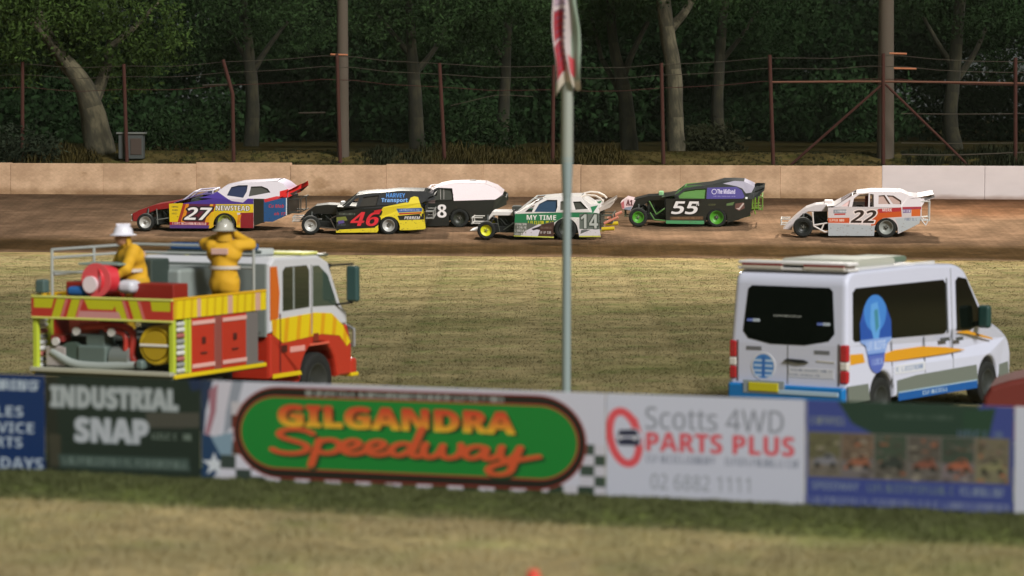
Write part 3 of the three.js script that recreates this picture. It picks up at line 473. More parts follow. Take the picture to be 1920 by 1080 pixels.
raceCar({ label: 'black race car number 8 with a domed white roof, half hidden behind car 46', o: [520, 320], k: 4.364, mid: 1180, ground: 470, yaw: -2, view: [780, 90, 1900, 490], wheels: [[868, 390, 76, '#26282a'], [1490, 390, 78, '#2c3026']], rims: [0.62, 0.66], noseCol: '#1a1c1d', roofCol: '#f0e3e6', bladeCol: '#23251f', cageCol: '#d8cfd0', belt: 0.98,
  nose: [[800, 360], [860, 290], [1000, 250], [1180, 240], [1180, 290], [900, 320]], engine: [[960, 290, 1150, 430]],
  side: [[1150, 262], [1240, 250], [1445, 246], [1780, 236], [1766, 332], [1700, 420], [1580, 440], ...arc(1490, 400, 88, 20, -200), [1400, 455], [1150, 458]],
  cabin: [[1150, 265], [1200, 215], [1245, 178], [1330, 132], [1420, 115], [1560, 110], [1700, 116], [1790, 150], [1845, 196], [1782, 240], [1445, 250]], windows: [[[1215, 245], [1265, 180], [1330, 150], [1425, 158], [1440, 200], [1440, 240]]], netting: [[[[1210, 250], [1262, 174], [1332, 145], [1430, 152], [1446, 245]], '#3b3d36']],
  roof: [[1245, 178], [1330, 130], [1420, 112], [1560, 107], [1700, 113]], deck: [[1700, 113], [1790, 148], [1845, 194]],
  spoiler: [[1782, 240], [1850, 205], [1875, 225], [1875, 280], [1770, 328]], blade: [[1800, 240], [1875, 222]], tail: [[1760, 245], [1775, 400]], scoop: [[1560, 95], [1620, 125]], scoopCol: '#8f8a88', bars: [[[[[1330, 150], [1335, 240]], [[1360, 150], [1362, 240]]], 0.015, '#8f8a84', 'window_bar']],
  wrap(x) { fillAll(x, '#1d201f', this.view); poly(x, [[1445, 250], [1430, 150], [1300, 145], [1180, 200], [1245, 100], [1560, 90], [1900, 150], [1850, 205], [1782, 238]], '#f0e3e6'); poly(x, [[1782, 240], [1860, 200], [1890, 220], [1880, 290], [1766, 332]], '#2c2e26'); words(x, '8', 1308, 278, 78, 110, '#f2eeec'); poly(x, [[1150, 200], [1240, 190], [1300, 215], [1290, 270], [1150, 270]], '#6a5a58');
    x.strokeStyle = '#3f4634'; x.lineWidth = 5; x.beginPath(); x.arc(1490, 395, 70, 0, 7); x.stroke(); } });

raceCar({ label: 'green and white race car with yellow front wheel and MY TIME lettering, behind the flagpole', o: [860, 330], k: 5.647, mid: 708, ground: 682, yaw: -6, view: [80, 190, 1720, 700], wheels: [[285, 590, 96, '#d6d81e'], [1130, 565, 118, '#2a2e28']], rims: [0.7, 0.5], noseCol: '#e4e0dc', roofCol: '#dcd8d4', cowlCol: '#e6e0dc', bladeCol: '#a9a29a', cageCol: '#b4b4b0', belt: 1.02,
  nose: [[105, 604], [165, 592], [215, 560], [300, 460], [340, 404], [600, 404], [640, 402], [610, 436], [345, 438], [310, 470], [215, 590], [170, 604]], engine: [[390, 440, 585, 620]], cowl: [[600, 404], [700, 350], [780, 310]], bumper: [[118, 470], [230, 530]], scoop: [[538, 345], [640, 395]], scoopCol: '#3a3c38',
  side: [[596, 408], [1040, 386], [1400, 380], [1490, 392], [1492, 480], [1492, 560], [1505, 642], [1280, 645], [1266, 575], ...arc(1132, 575, 132, -8, -188), [1008, 658], [582, 644]],
  cabin: [[606, 405], [760, 318], [885, 254], [1060, 228], [1290, 224], [1400, 302], [1500, 290], [1490, 394], [1400, 386], [1030, 390]], windows: [[[700, 385], [762, 330], [805, 310], [775, 385]], [[800, 384], [850, 300], [935, 258], [1040, 258], [1045, 330], [1028, 384]], [[1075, 362], [1075, 275], [1102, 268], [1162, 356]], [[1238, 356], [1208, 274], [1290, 270], [1368, 346]]],
  netting: [[[[790, 390], [850, 290], [935, 250], [1048, 250], [1050, 330], [1034, 388]], '#23405a'], [[[1070, 368], [1070, 262], [1110, 262], [1170, 364]], '#55534a'], [[[1230, 362], [1200, 264], [1296, 264], [1380, 352]], '#3d3f38']],
  roof: [[885, 252], [1060, 226], [1290, 222]], deck: [[1290, 222], [1400, 300], [1490, 388]],
  spoiler: [[1485, 340], [1560, 290], [1642, 244], [1642, 282], [1600, 330], [1500, 372]], blade: [[1500, 350], [1642, 262]], tail: [[1494, 400], [1510, 560]], tailCol: '#3a3d36', rear: [[1510, 420], [1620, 500]], rearCol: '#4a4d42',
  bars: [[[[[1285, 226], [1360, 206], [1440, 212], [1505, 245], [1530, 275]]], 0.03, '#e6dcd0', 'roof_hoop'], [[[[1540, 500], [1690, 428]]], 0.05, '#d68a74', 'nerf_bar'], [[[[1515, 560], [1650, 552]]], 0.07, '#cdb41e', 'tail_plate'], [[[[585, 500], [470, 580]], [[400, 450], [430, 600]]], 0.02, '#3f443c', 'frame_tube']],
  wrap(x) {
    fillAll(x, '#ded9d6', this.view); poly(x, [[590, 408], [1040, 388], [1400, 382], [1500, 392], [1290, 400], [1280, 440], [1100, 440], [1000, 500], [590, 500]], '#1f7a4f');
    words(x, 'MY TIME', 720, 416, 315, 52, '#f2efe8', 'bold', 'sans-serif', '#155a3a', 6); poly(x, [[730, 480], [1000, 470], [990, 522], [730, 522]], '#1f6a40'); smallPrint(x, 735, 478, 255, 40, '#d8c92a', 14);
    poly(x, [[588, 500], [730, 500], [850, 520], [1010, 480], [1012, 660], [580, 655]], '#5d6159'); poly(x, [[860, 520], [1012, 490], [1012, 640], [800, 640]], '#4a322c'); poly(x, [[650, 640], [700, 590], [850, 512], [880, 520], [800, 565], [862, 575], [840, 640]], '#d9d3dc'); poly(x, [[770, 565], [860, 535], [860, 560], [790, 580]], '#1d1c22');
    for (let i = 0; i < 4; i++) smallPrint(x, 595, 505 + i * 34, 120, 22, '#c9c8c2', 20 + i); smallPrint(x, 865, 588, 110, 24, '#d9d4cf', 27); smallPrint(x, 870, 540, 110, 20, '#7d6a60', 28); poly(x, [[582, 636], [1012, 644], [1012, 665], [582, 660]], '#ccd05a');
    poly(x, [[1150, 436], [1280, 436], [1230, 500], [1205, 490], [1240, 450], [1150, 448]], '#e8e5df'); poly(x, [[1280, 398], [1495, 395], [1495, 560], [1280, 560]], '#67706a'); words(x, '14', 1290, 402, 190, 150, '#b9beb8', 'bold', 'sans-serif', '#3c4640', 12);
    poly(x, [[1265, 565], [1500, 562], [1510, 650], [1270, 650]], '#d9d4d6'); poly(x, [[1300, 570], [1400, 566], [1290, 612]], '#5f6462'); poly(x, [[1280, 632], [1505, 628], [1506, 650], [1280, 650]], '#c9c95a');
    poly(x, [[1395, 325], [1475, 308], [1420, 394]], '#1f7a4f'); poly(x, [[1480, 340], [1560, 285], [1650, 238], [1650, 290], [1600, 330], [1500, 375]], '#b0a49a'); } });

raceCar({ label: 'black race car number 55 with green wheels and a purple cabin panel', o: [1140, 320], k: 6, mid: 778, ground: 640, yaw: -5, view: [100, 100, 1790, 660], wheels: [[335, 525, 105, '#4a9424'], [1220, 540, 112, '#4a9424']], rims: [0.55, 0.62], noseCol: '#16191a', roofCol: '#2a2c2c', deckCol: '#a9a6b8', cowlCol: '#1a2018', bladeCol: '#1c1f1c', cageCol: '#3f7a2a', belt: 1.02,
  nose: [[190, 470], [285, 352], [440, 312], [600, 304], [740, 286], [740, 345], [480, 352], [320, 440]], noseTip: [[136, 388], [202, 338], [294, 358], [262, 430], [240, 470], [150, 452]], engine: [[430, 350, 640, 560]], cowl: [[600, 308], [740, 284], [790, 262]], bumper: [[180, 470], [250, 540]], bumperCol: '#3c4a34', scoop: [[556, 262], [612, 312]], scoopCol: '#8fc08a',
  side: [[648, 322], [1100, 322], [1540, 310], [1618, 320], [1608, 430], [1595, 500], [1450, 556], [1345, 585], ...arc(1222, 545, 120, 12, -192), [1080, 605], [652, 602]],
  cabin: [[742, 286], [840, 216], [960, 194], [1160, 166], [1300, 126], [1420, 124], [1525, 130], [1642, 182], [1604, 250], [1618, 322], [1540, 314], [1100, 325], [760, 325]], windows: [[[800, 318], [790, 288], [860, 234], [1000, 212], [1104, 206], [1094, 318]]], netting: [[[[785, 322], [780, 284], [860, 228], [1000, 206], [1110, 200], [1100, 322]], '#5a8a44']],
  roof: [[840, 214], [960, 192], [1160, 164], [1300, 124], [1420, 121], [1525, 127]], deck: [[1525, 127], [1642, 180], [1618, 318]],
  spoiler: [[1600, 232], [1660, 180], [1756, 184], [1752, 220], [1710, 262], [1690, 310], [1622, 318]], blade: [[1640, 240], [1756, 186]], tail: [[1605, 320], [1625, 480]], rear: [[1640, 300], [1730, 440]], rearCol: '#5c7a2c',
  bars: [[[[[460, 352], [540, 500], [640, 432]], [[470, 480], [520, 562], [650, 572]]], 0.028, '#4e7a3a', 'frame_tube'], [[[[1610, 300], [1620, 430]], [[1650, 300], [1645, 430]], [[1690, 290], [1680, 430]], [[1600, 430], [1700, 415]], [[1640, 430], [1655, 490]]], 0.024, '#6a8f2a', 'rear_bar'], [[[[1390, 556], [1600, 500]]], 0.035, '#4f8a3c', 'tail_strip']],
  wrap(x) {
    fillAll(x, '#1d211e', this.view); poly(x, [[100, 330], [300, 330], [300, 480], [100, 480]], '#e3c9cb'); poly(x, [[136, 388], [170, 362], [175, 450], [150, 452]], '#c06a70'); words(x, 'A1', 195, 355, 72, 58, '#2a2730', 'bold', 'serif', '#8f2f38', 10); poly(x, [[180, 440], [262, 425], [240, 475], [170, 460]], '#8d96a8');
    words(x, '55', 705, 348, 285, 146, '#e9e7e6', 'bold', 'sans-serif', '#121412', 18, 0.22); words(x, 'N', 990, 365, 32, 34, '#d9d7d6'); poly(x, [[700, 525], [1070, 515], [1070, 556], [700, 560]], '#5d4632'); smallPrint(x, 720, 528, 330, 18, '#8a6d50', 31); poly(x, [[648, 566], [1080, 566], [1080, 610], [648, 606]], '#4f9a66');
    poly(x, [[1112, 198], [1440, 186], [1500, 222], [1532, 290], [1512, 314], [1104, 320]], '#463c86'); words(x, 'The Midland', 1225, 212, 200, 52, '#d9d4e6'); x.strokeStyle = '#d9d4e6'; x.lineWidth = 6; x.beginPath(); x.arc(1190, 240, 26, 0, 7); x.stroke(); smallPrint(x, 1180, 285, 250, 10, '#8f88b8', 33);
    poly(x, [[1285, 152], [1420, 120], [1525, 124], [1650, 180], [1606, 248], [1545, 256], [1505, 204], [1440, 180]], '#aaa6b6'); poly(x, [[1330, 370], [1420, 350], [1400, 390], [1330, 395]], '#5e7a4c'); poly(x, [[1430, 370], [1525, 355], [1535, 420], [1470, 452], [1425, 425]], '#6a4a44'); poly(x, [[1435, 425], [1475, 440], [1530, 370], [1515, 362], [1470, 418]], '#c9bcb4'); smallPrint(x, 1130, 375, 70, 18, '#6a7048', 35); poly(x, [[1540, 295], [1565, 295], [1565, 318], [1540, 318]], '#e3e8e3'); } });

raceCar({ label: 'white race car with orange stripes and number 22, last in line', o: [1440, 330], k: 5.647, mid: 807, ground: 657, yaw: -6, view: [120, 150, 1780, 670], wheels: [[370, 555, 104, '#1d201d'], [1246, 560, 112, '#8d928c']], rims: [0.55, 0.6], noseCol: '#d3cccd', roofCol: '#d6cfd1', deckCol: '#d6cfd1', cowlCol: '#d3cccd', bladeCol: '#ded4d2', cageCol: '#c9bfbc', seatCol: '#6d2a26', belt: 1.02,
  nose: [[165, 588], [205, 540], [300, 448], [400, 368], [500, 332], [600, 322], [700, 330], [640, 392], [420, 396], [340, 442], [262, 540], [245, 596]], engine: [[480, 396, 625, 560]], cowl: [[620, 326], [700, 322], [770, 280]], bumper: [[135, 488], [230, 545]], scoop: [[588, 285], [685, 328]], scoopCol: '#d9cfca',
  side: [[632, 342], [850, 337], [1120, 338], [1400, 330], [1612, 320], [1612, 430], [1592, 500], [1480, 560], [1372, 612], ...arc(1247, 568, 124, 8, -188), [1118, 636], [640, 640]],
  cabin: [[694, 335], [800, 268], [930, 194], [1090, 174], [1400, 178], [1484, 214], [1602, 230], [1612, 322], [1400, 334], [1120, 342]], windows: [[[885, 330], [905, 244], [962, 200], [1058, 190], [1055, 330]], [[1072, 328], [1074, 196], [1112, 200], [1114, 328]], [[1162, 300], [1164, 212], [1226, 206], [1290, 298]], [[1248, 208], [1320, 212], [1402, 262], [1402, 300], [1316, 298]], [[770, 325], [860, 262], [868, 262], [850, 328]]],
  netting: [[[[1155, 306], [1155, 204], [1330, 206], [1412, 258], [1412, 306]], '#b59a90'], [[[764, 332], [858, 256], [875, 258], [856, 332]], '#d9b9b6']],
  roof: [[930, 192], [1090, 172], [1400, 175], [1484, 212]], deck: [[1484, 212], [1602, 230], [1612, 320]],
  spoiler: [[1430, 252], [1600, 224], [1690, 205], [1742, 188], [1752, 228], [1650, 268], [1614, 322], [1430, 322]], blade: [[1500, 240], [1742, 192]], tail: [[1606, 325], [1620, 470]], tailCol: '#c9c3c0', rear: [[1622, 270], [1700, 470]], rearCol: '#c9c9c4',
  bars: [[[[[468, 392], [482, 540], [600, 602], [640, 602]], [[482, 532], [632, 505]], [[560, 590], [590, 515]]], 0.03, '#d9d2cc', 'frame_tube'], [[[[1620, 470], [1660, 520], [1685, 470]]], 0.025, '#d9d4d0', 'rear_bar']],
  wrap(x) {
    fillAll(x, '#d6cdce', this.view); poly(x, [[632, 452], [860, 446], [860, 502], [632, 502]], '#d2562a'); smallPrint(x, 650, 462, 150, 24, '#f0d9cc', 41); poly(x, [[690, 362], [826, 358], [826, 398], [690, 402]], '#8a9098'); smallPrint(x, 700, 370, 118, 20, '#dfe2e6', 42); poly(x, [[700, 404], [816, 400], [816, 416], [700, 420]], '#c04a44');
    poly(x, [[1160, 350], [1400, 330], [1410, 430], [1330, 436], [1210, 446], [1140, 520], [1085, 532], [1100, 440]], '#cf5a24'); poly(x, [[1160, 350], [1400, 330], [1400, 372], [1170, 392]], '#b8303a'); words(x, 'MERK', 1205, 342, 100, 34, '#f2dcd8', 'bold'); words(x, '22', 868, 362, 246, 138, '#2e1c1a', 'bold', 'sans-serif', '#f0e2de', 12, 0.25);
    poly(x, [[632, 506], [1130, 530], [1130, 645], [632, 645]], '#b4bbbf'); for (const a of [665, 740, 995, 1080]) { x.fillStyle = '#8a9196'; x.beginPath(); x.arc(a, 560, 6, 0, 7); x.fill(); }
    poly(x, [[1415, 326], [1612, 320], [1612, 350], [1415, 356]], '#b03a4a'); poly(x, [[1420, 352], [1505, 346], [1505, 386], [1420, 390]], '#7d6a98'); smallPrint(x, 1425, 356, 75, 24, '#d9d2e0', 44); poly(x, [[1510, 352], [1604, 346], [1604, 420], [1510, 424]], '#d8692c'); poly(x, [[1340, 450], [1612, 430], [1592, 505], [1480, 565], [1380, 600], [1370, 520]], '#bcc3c6'); smallPrint(x, 1440, 440, 120, 30, '#8f96a8', 45); poly(x, [[1640, 240], [1752, 190], [1758, 226], [1650, 262]], '#5a5552'); } });

// ------------------------------------------------------------------ advertising boards along the fence of the lawn
const FZ = (px) => { const t = (px - 960) / F; return 28.93 / (1 + 0.365 * t); };
const boardTop = (px) => 703 + 0.0307 * px, boardBot = (px) => 888 + 0.0427 * px;
const SIGN_H = 0.95, faceAng = -Math.atan(0.365);
function board(name, label, pxA, pxB, draw, res = 1.5) {
  const za = FZ(pxA), zb = FZ(pxB), a = V((pxA - 960) / F * za, 0, -za), b = V((pxB - 960) / F * zb, 0, -zb), w = a.distanceTo(b);
  const t = thing(name, label, 'advertising board', 'advertising boards along the lawn fence'); t.position.set((a.x + b.x) / 2, LAWN, (a.z + b.z) / 2); t.rotation.y = faceAng;
  const tex = canvasTex(Math.round((pxB - pxA) * res), Math.round(200 * res), (x, cw, ch) => { x.scale(res, res); draw(x, pxB - pxA, 200); });
  const g = box(w - 0.006, SIGN_H, 0.02, 0, SIGN_H / 2, 0, 0.004), p = g.attributes.position, uv = g.attributes.uv;
  for (let i = 0; i < p.count; i++) uv.setXY(i, p.getX(i) / w + 0.5, p.getY(i) / SIGN_H);
  mesh('panel', g, new THREE.MeshStandardMaterial({ map: tex, roughness: 0.55 }), t);
  for (const y of [0.1, 0.85]) mesh('rail', bar(V(-w / 2, y, -0.035), V(w / 2, y, -0.035), 0.022), galv, t);
  const n = Math.max(1, Math.round(w / 1.6)); for (let i = 0; i <= n; i++) mesh('post', bar(V(lerp(-w / 2 + 0.08, w / 2 - 0.08, i / n), -0.1, -0.085), V(lerp(-w / 2 + 0.08, w / 2 - 0.08, i / n), 0.93, -0.085), 0.025), galv, t);
  return t;
}
board('advertising_board', 'dark blue board with white lines of print, leftmost of the row', -170, 81, (x, w) => {
  x.fillStyle = '#0b2c5c'; x.fillRect(0, 0, w, 200); const g = '#a9b6c4';
  x.fillStyle = g; smallPrint(x, 30, 12, 212, 20, g, 3); words(x, 'ENGINEERING', 60, 10, 178, 22, g); words(x, 'SALES', 120, 64, 92, 22, g); words(x, 'SERVICE', 110, 97, 122, 22, g); words(x, 'PARTS', 120, 127, 90, 22, g); words(x, 'OPEN 7 DAYS', 40, 168, 208, 24, g); });
board('advertising_board', 'dark green-black board with large white block lettering beside the blue board', 82, 374, (x, w) => {
  x.fillStyle = '#1d2a22'; x.fillRect(0, 0, w, 200); x.fillStyle = '#24281f'; x.fillRect(0, 0, 24, 200); poly(x, [[190, 68], [290, 64], [290, 94], [195, 97]], '#46463e'); poly(x, [[270, 0], [292, 0], [292, 18], [276, 22]], '#1c2c48'); poly(x, [[6, 118], [30, 118], [30, 182], [10, 182]], '#3b3a2e');
  words(x, 'INDUSTRIAL', 12, 21, 238, 40, '#a3aaac', 'bold', 'sans-serif', '#8f989a', 14); words(x, 'SNAP', 58, 84, 136, 46, '#aeb3ba', 'bold', 'sans-serif', '#9aa2a8', 12); poly(x, [[200, 97], [262, 95], [262, 99], [200, 100]], '#2a2c28'); smallPrint(x, 202, 108, 84, 12, '#6f7d72', 5);
  poly(x, [[24, 158], [270, 156], [274, 182], [28, 184]], '#3a4a44'); smallPrint(x, 34, 163, 232, 14, '#65756e', 8); });
board('advertising_board', 'large white speedway board with green rounded panel, orange script and chequered flag corners', 375, 1136, (x, w) => {
  x.fillStyle = '#c2c3d0'; x.fillRect(0, 0, w, 200); const check = (x0, y0, c, r, s, h, a, b) => { for (let i = 0; i < c; i++) for (let j = 0; j < r; j++) { x.fillStyle = (i + j) % 2 ? a : b; x.fillRect(x0 + i * s, y0 + j * h, s, h); } };
  // waving flag and stars at the left
  poly(x, [[0, 0], [24, 0], [10, 60], [6, 110], [0, 120]], '#24344e'); poly(x, [[16, 20], [34, 4], [30, 60], [16, 110], [8, 105], [18, 60]], '#9a6a76'); poly(x, [[34, 4], [62, 0], [50, 60], [36, 110], [18, 112], [30, 60]], '#c2bfca'); poly(x, [[62, 0], [84, 0], [60, 90], [44, 110], [50, 60]], '#8d939f');
  check(60, 40, 1, 5, 34, 26, '#4a2f22', '#b9b5ba'); poly(x, [[0, 105], [30, 112], [48, 150], [20, 200], [0, 200]], '#1e3b5c'); poly(x, [[20, 112], [64, 100], [60, 150], [40, 150]], '#7c95a6');
  x.fillStyle = '#c9cfd6'; x.save(); x.translate(26, 166); x.beginPath(); for (let i = 0; i < 10; i++) { const r = i % 2 ? 10 : 25, a = -1.57 + i * 0.628; x.lineTo(Math.cos(a) * r, Math.sin(a) * r); } x.fill(); x.restore(); check(38, 146, 3, 2, 30, 27, '#c9c8d4', '#333f3a');
  check(96, 186, 22, 1, 29, 14, '#c9c8d4', '#22301f'); check(716, 98, 2, 5, 26, 20, '#c0bec8', '#3c4a40'); check(660, 178, 3, 1, 26, 22, '#c0bec8', '#2a3a2c');
  const pill = (l, t, r, b, c) => { x.fillStyle = c; x.beginPath(); x.roundRect(l, t, r - l, b - t, (b - t) / 2); x.fill(); };
  pill(64, 7, 728, 188, '#8e2a22'); pill(67, 10, 725, 185, '#1f1c14'); pill(76, 25, 714, 170, '#b0482c'); pill(79, 28, 711, 167, '#157a2d');
  smallPrint(x, 205, 13, 370, 10, '#aab0aa', 17);
  const gr = x.createLinearGradient(0, -72, 0, 0); gr.addColorStop(0, '#c23c24'); gr.addColorStop(0.4, '#c8602c'); gr.addColorStop(1, '#dcae2c');
  words(x, 'GILGANDRA', 160, 47, 445, 41, '#16210f', 'bold'); words(x, 'GILGANDRA', 152, 42, 445, 41, gr, 'bold', 'sans-serif', gr, 7);
  const script = (dx, dy, c, lw) => { x.save(); x.translate(140 + dx, 134 + dy); x.scale(1.68, 0.92); x.strokeStyle = c; x.lineWidth = lw; x.lineCap = x.lineJoin = 'round';
    x.stroke(new Path2D('M46 -40 C36 -54 6 -50 8 -36 C10 -23 42 -24 40 -8 C38 6 8 8 0 -4 M54 -28 L44 28 M52 -20 C60 -34 80 -30 77 -14 C74 2 56 4 50 -6 M77 -8 C90 -10 103 -20 98 -27 C92 -34 80 -26 80 -12 C81 2 96 3 106 -8 C118 -10 131 -20 126 -27 C120 -34 108 -26 108 -12 C109 2 124 3 134 -8 M158 -24 C144 -34 130 -14 137 -4 C143 4 154 -6 159 -20 M170 -60 L158 -8 C157 2 166 2 172 -8 M174 -28 C169 -10 171 2 179 0 C187 -2 191 -14 193 -26 C189 -8 193 2 201 0 C211 -2 215 -16 213 -29 M240 -24 C226 -34 212 -14 219 -4 C225 4 236 -6 241 -22 L239 -8 C238 2 246 2 252 -8 M258 -28 C254 -10 256 2 265 -2 C272 -6 276 -18 278 -28 L268 20 C264 34 244 34 243 23 C242 12 262 4 298 -10')); x.restore(); };
  script(5, 5, '#123d1c', 10); script(0, 0, '#c9532c', 9); });
board('advertising_board', 'white board with red ring emblem and red PARTS PLUS lettering', 1137, 1511, (x, w) => {
  x.fillStyle = '#c0c3d2'; x.fillRect(0, 0, w, 200); for (const [a, b] of [[0, 108], [0, 146], [0, 184]]) { x.fillStyle = '#8b9492'; x.fillRect(a, b - 16, 0, 16); }
  x.lineWidth = 15; x.strokeStyle = '#d3525a'; x.save(); x.translate(36, 82); x.rotate(-0.22); x.beginPath(); x.ellipse(0, 0, 27, 50, 0, 0, 7); x.stroke(); x.restore();
  poly(x, [[22, 66], [60, 64], [70, 76], [68, 96], [24, 96], [18, 80]], '#c0c3d2'); poly(x, [[26, 68], [58, 66], [64, 78], [22, 80]], '#2a2d42'); poly(x, [[20, 84], [66, 82], [64, 97], [26, 97]], '#2a2d42'); x.fillStyle = '#c9cad2'; for (const a of [28, 56]) { x.beginPath(); x.ellipse(a, 82, 5, 4, 0, 0, 7); x.fill(); }
  poly(x, [[46, 40], [60, 44], [66, 62], [56, 62]], '#d3525a');
  words(x, 'Scotts 4WD', 76, 22, 260, 42, '#80848f', 'normal'); words(x, 'PARTS PLUS', 78, 70, 278, 36, '#d14a55', 'bold', 'sans-serif', '#a9a4ae', 5);
  smallPrint(x, 78, 113, 284, 14, '#8a8fa0', 12); words(x, '02 6882 1111', 86, 148, 188, 30, '#8e939c', 'normal'); });
board('advertising_board', 'blue board with a strip of racing photographs, right of the white parts board', 1512, 1905, (x, w) => {
  x.fillStyle = '#3a4685'; x.fillRect(0, 0, w, 200); x.fillStyle = '#9a9cb4'; x.fillRect(0, 0, 4, 200);
  poly(x, [[62, 0], [330, 0], [318, 40], [330, 66], [150, 68], [90, 40]], '#233a2e'); poly(x, [[300, 10], [360, 4], [340, 90], [300, 92]], '#24402e'); smallPrint(x, 12, 30, 60, 14, '#7b8485', 3); smallPrint(x, 150, 20, 130, 8, '#44554a', 4); smallPrint(x, 290, 46, 80, 14, '#5a6a86', 5);
  x.fillStyle = '#6a6660'; x.fillRect(6, 58, w - 12, 84);
  const s0 = seed; seed = 991; for (let i = 0; i < 6; i++) { const l = 8 + i * 63, c = ['#5d5b40', '#6b5a4a', '#3d4a3c', '#545048', '#39463a', '#6b6450'][i]; poly(x, [[l, 60], [l + 60, 60], [l + 60, 140], [l, 140]], c); poly(x, [[l, 108], [l + 60, 104], [l + 60, 140], [l, 140]], ['#716a60', '#6a6464', '#57544c', '#625d58', '#6f6668', '#747058'][i]);
    for (let k = 0; k < 60; k++) { const px = l + rr(1, 58), py = 62 + rr(0, 76), g = Math.floor(rr(38, 104)); x.fillStyle = rnd() < 0.09 ? 'rgba(170,92,60,0.6)' : rnd() < 0.12 ? 'rgba(168,160,140,0.5)' : `rgba(${g + 6},${g},${g - 8},0.5)`; x.fillRect(px, py, Math.min(rr(3, 18), l + 60 - px), rr(2, 7)); }
    const cc = ['#77767c', '#8c5a44', '#333a34', '#7c4d3e', '#9a5a42', '#7d7a58'][i], q = rr(-3, 3); poly(x, [[l + 6, 118], [l + 14, 108 + q], [l + 25, 105], [l + 34, 97 + q], [l + 46, 99], [l + 56, 118]], cc); poly(x, [[l + 27, 105], [l + 34, 99 + q], [l + 43, 101], [l + 44, 106]], '#2f332e'); x.fillStyle = '#23251f'; for (const w of [16, 46]) { x.beginPath(); x.arc(l + w, 119, 5, 0, 7); x.fill(); } }
  seed = s0; words(x, 'SPEEDWAY', 14, 150, 90, 15, '#77849a'); smallPrint(x, 120, 150, 160, 15, '#5f6f80', 6); smallPrint(x, 295, 150, 80, 15, '#77849a', 7); smallPrint(x, 12, 178, 370, 12, '#767f9c', 8); });
board('advertising_board', 'white board cut by the right edge of the picture', 1906, 2280, (x, w) => { x.fillStyle = '#c0c3d0'; x.fillRect(0, 0, w, 200); smallPrint(x, 60, 60, 250, 30, '#5a6472', 21); });

// ------------------------------------------------------------------ flagpole with a banner
{
  const Z = 41, b = at(1061, 900, Z); b.y = height(b.x, b.z) - 0.05; const t = thing('flagpole', 'tall thin grey flagpole on the infield behind the advertising boards', 'flagpole'); t.position.copy(b);
  mesh('lower_pole', bar(V(0, 0, 0), V(0.01, 4.05, 0), 0.06, 0.056, 14), M('#93a3a5', 0.45, { metalness: 0.3 }), t); mesh('upper_pole', bar(V(0.01, 4.05, 0), V(0.02, 7.2, 0), 0.078, 0.07, 16), M('#9aa097', 0.5, { metalness: 0.2 }), t);
  mesh('collar', new THREE.CylinderGeometry(0.079, 0.06, 0.5, 16).translate(0.01, 3.85, 0), M('#93a3a5', 0.45, { metalness: 0.3 }), t); mesh('base_plate', box(0.4, 0.04, 0.4, 0, 0.06, 0), galv, t);
  // the limp banner: cloth folded round the pole
  const n = 16, m = 40, pos = [], uv = [], idx = [], y0 = at(1061, 182, Z).y - b.y, y1 = y0 + 1.75;
  for (let j = 0; j <= m; j++) for (let i = 0; i <= n; i++) { const s = i / n, v = j / m, y = lerp(y0 + 0.12 * Math.sin(s * 5) - (s < 0.4 ? 0 : 0) + 0.22 * s * (1 - v), y1, v), wid = lerp(0.34, 0.3, v); const x = -0.14 - 0.05 * v + s * wid + 0.02 * Math.sin(v * 9 + s * 4), z = 0.12 + 0.05 * Math.sin(s * 14 + v * 3) + 0.02 * Math.sin(v * 12); pos.push(x, y, z); uv.push(s, v); if (i < n && j < m) { const o = j * (n + 1) + i; idx.push(o, o + 1, o + n + 1, o + 1, o + n + 2, o + n + 1); } }
  const g = new THREE.BufferGeometry(); g.setAttribute('position', new THREE.Float32BufferAttribute(pos, 3)); g.setAttribute('uv', new THREE.Float32BufferAttribute(uv, 2)); g.setIndex(idx); g.computeVertexNormals();
  const tx = canvasTex(128, 512, (x) => { x.fillStyle = '#cfc2c2'; x.fillRect(0, 0, 128, 512); x.fillStyle = '#8fa08e'; x.fillRect(88, 0, 40, 512); x.fillStyle = '#a81f2c'; x.fillRect(8, 200, 42, 120); x.fillRect(4, 330, 40, 130); x.fillStyle = '#b8a0ae'; x.fillRect(6, 60, 52, 120); for (let i = 0; i < 14; i++) smallPrint(x, 14, 60 + i * 28, 44, 12, '#6d5a78', i + 2); x.fillStyle = '#c64a52'; x.fillRect(74, 380, 30, 80); x.fillStyle = '#c9bfae'; x.fillRect(0, 470, 128, 42); });
  const fl = mesh('banner', g, new THREE.MeshPhysicalMaterial({ map: tx, roughness: 0.8, transmission: 0.25, thickness: 0 }), scene); fl.position.copy(b); tag(fl, 'limp white and red banner hanging wrapped around the top of the flagpole', 'banner');
}
{ // marker cone at the lower edge of the picture
  const p = at(1000, 1068, 20.4); const y = height(p.x, p.z), t = thing('marker_cone', 'orange-red marker cone standing on the lawn at the bottom edge', 'traffic cone'); t.position.set(p.x, y, p.z); const h = p.y - y;
  mesh('cone', new THREE.LatheGeometry([[0.16, 0.02], [0.155, 0.05], [0.036, h - 0.01], [0.028, h], [0.001, h]].map((q) => new THREE.Vector2(...q)), 24), M('#d8452f', 0.55), t); mesh('base', box(0.4, 0.03, 0.4, 0, 0.015, 0), M('#c23f2a', 0.6), t);
}

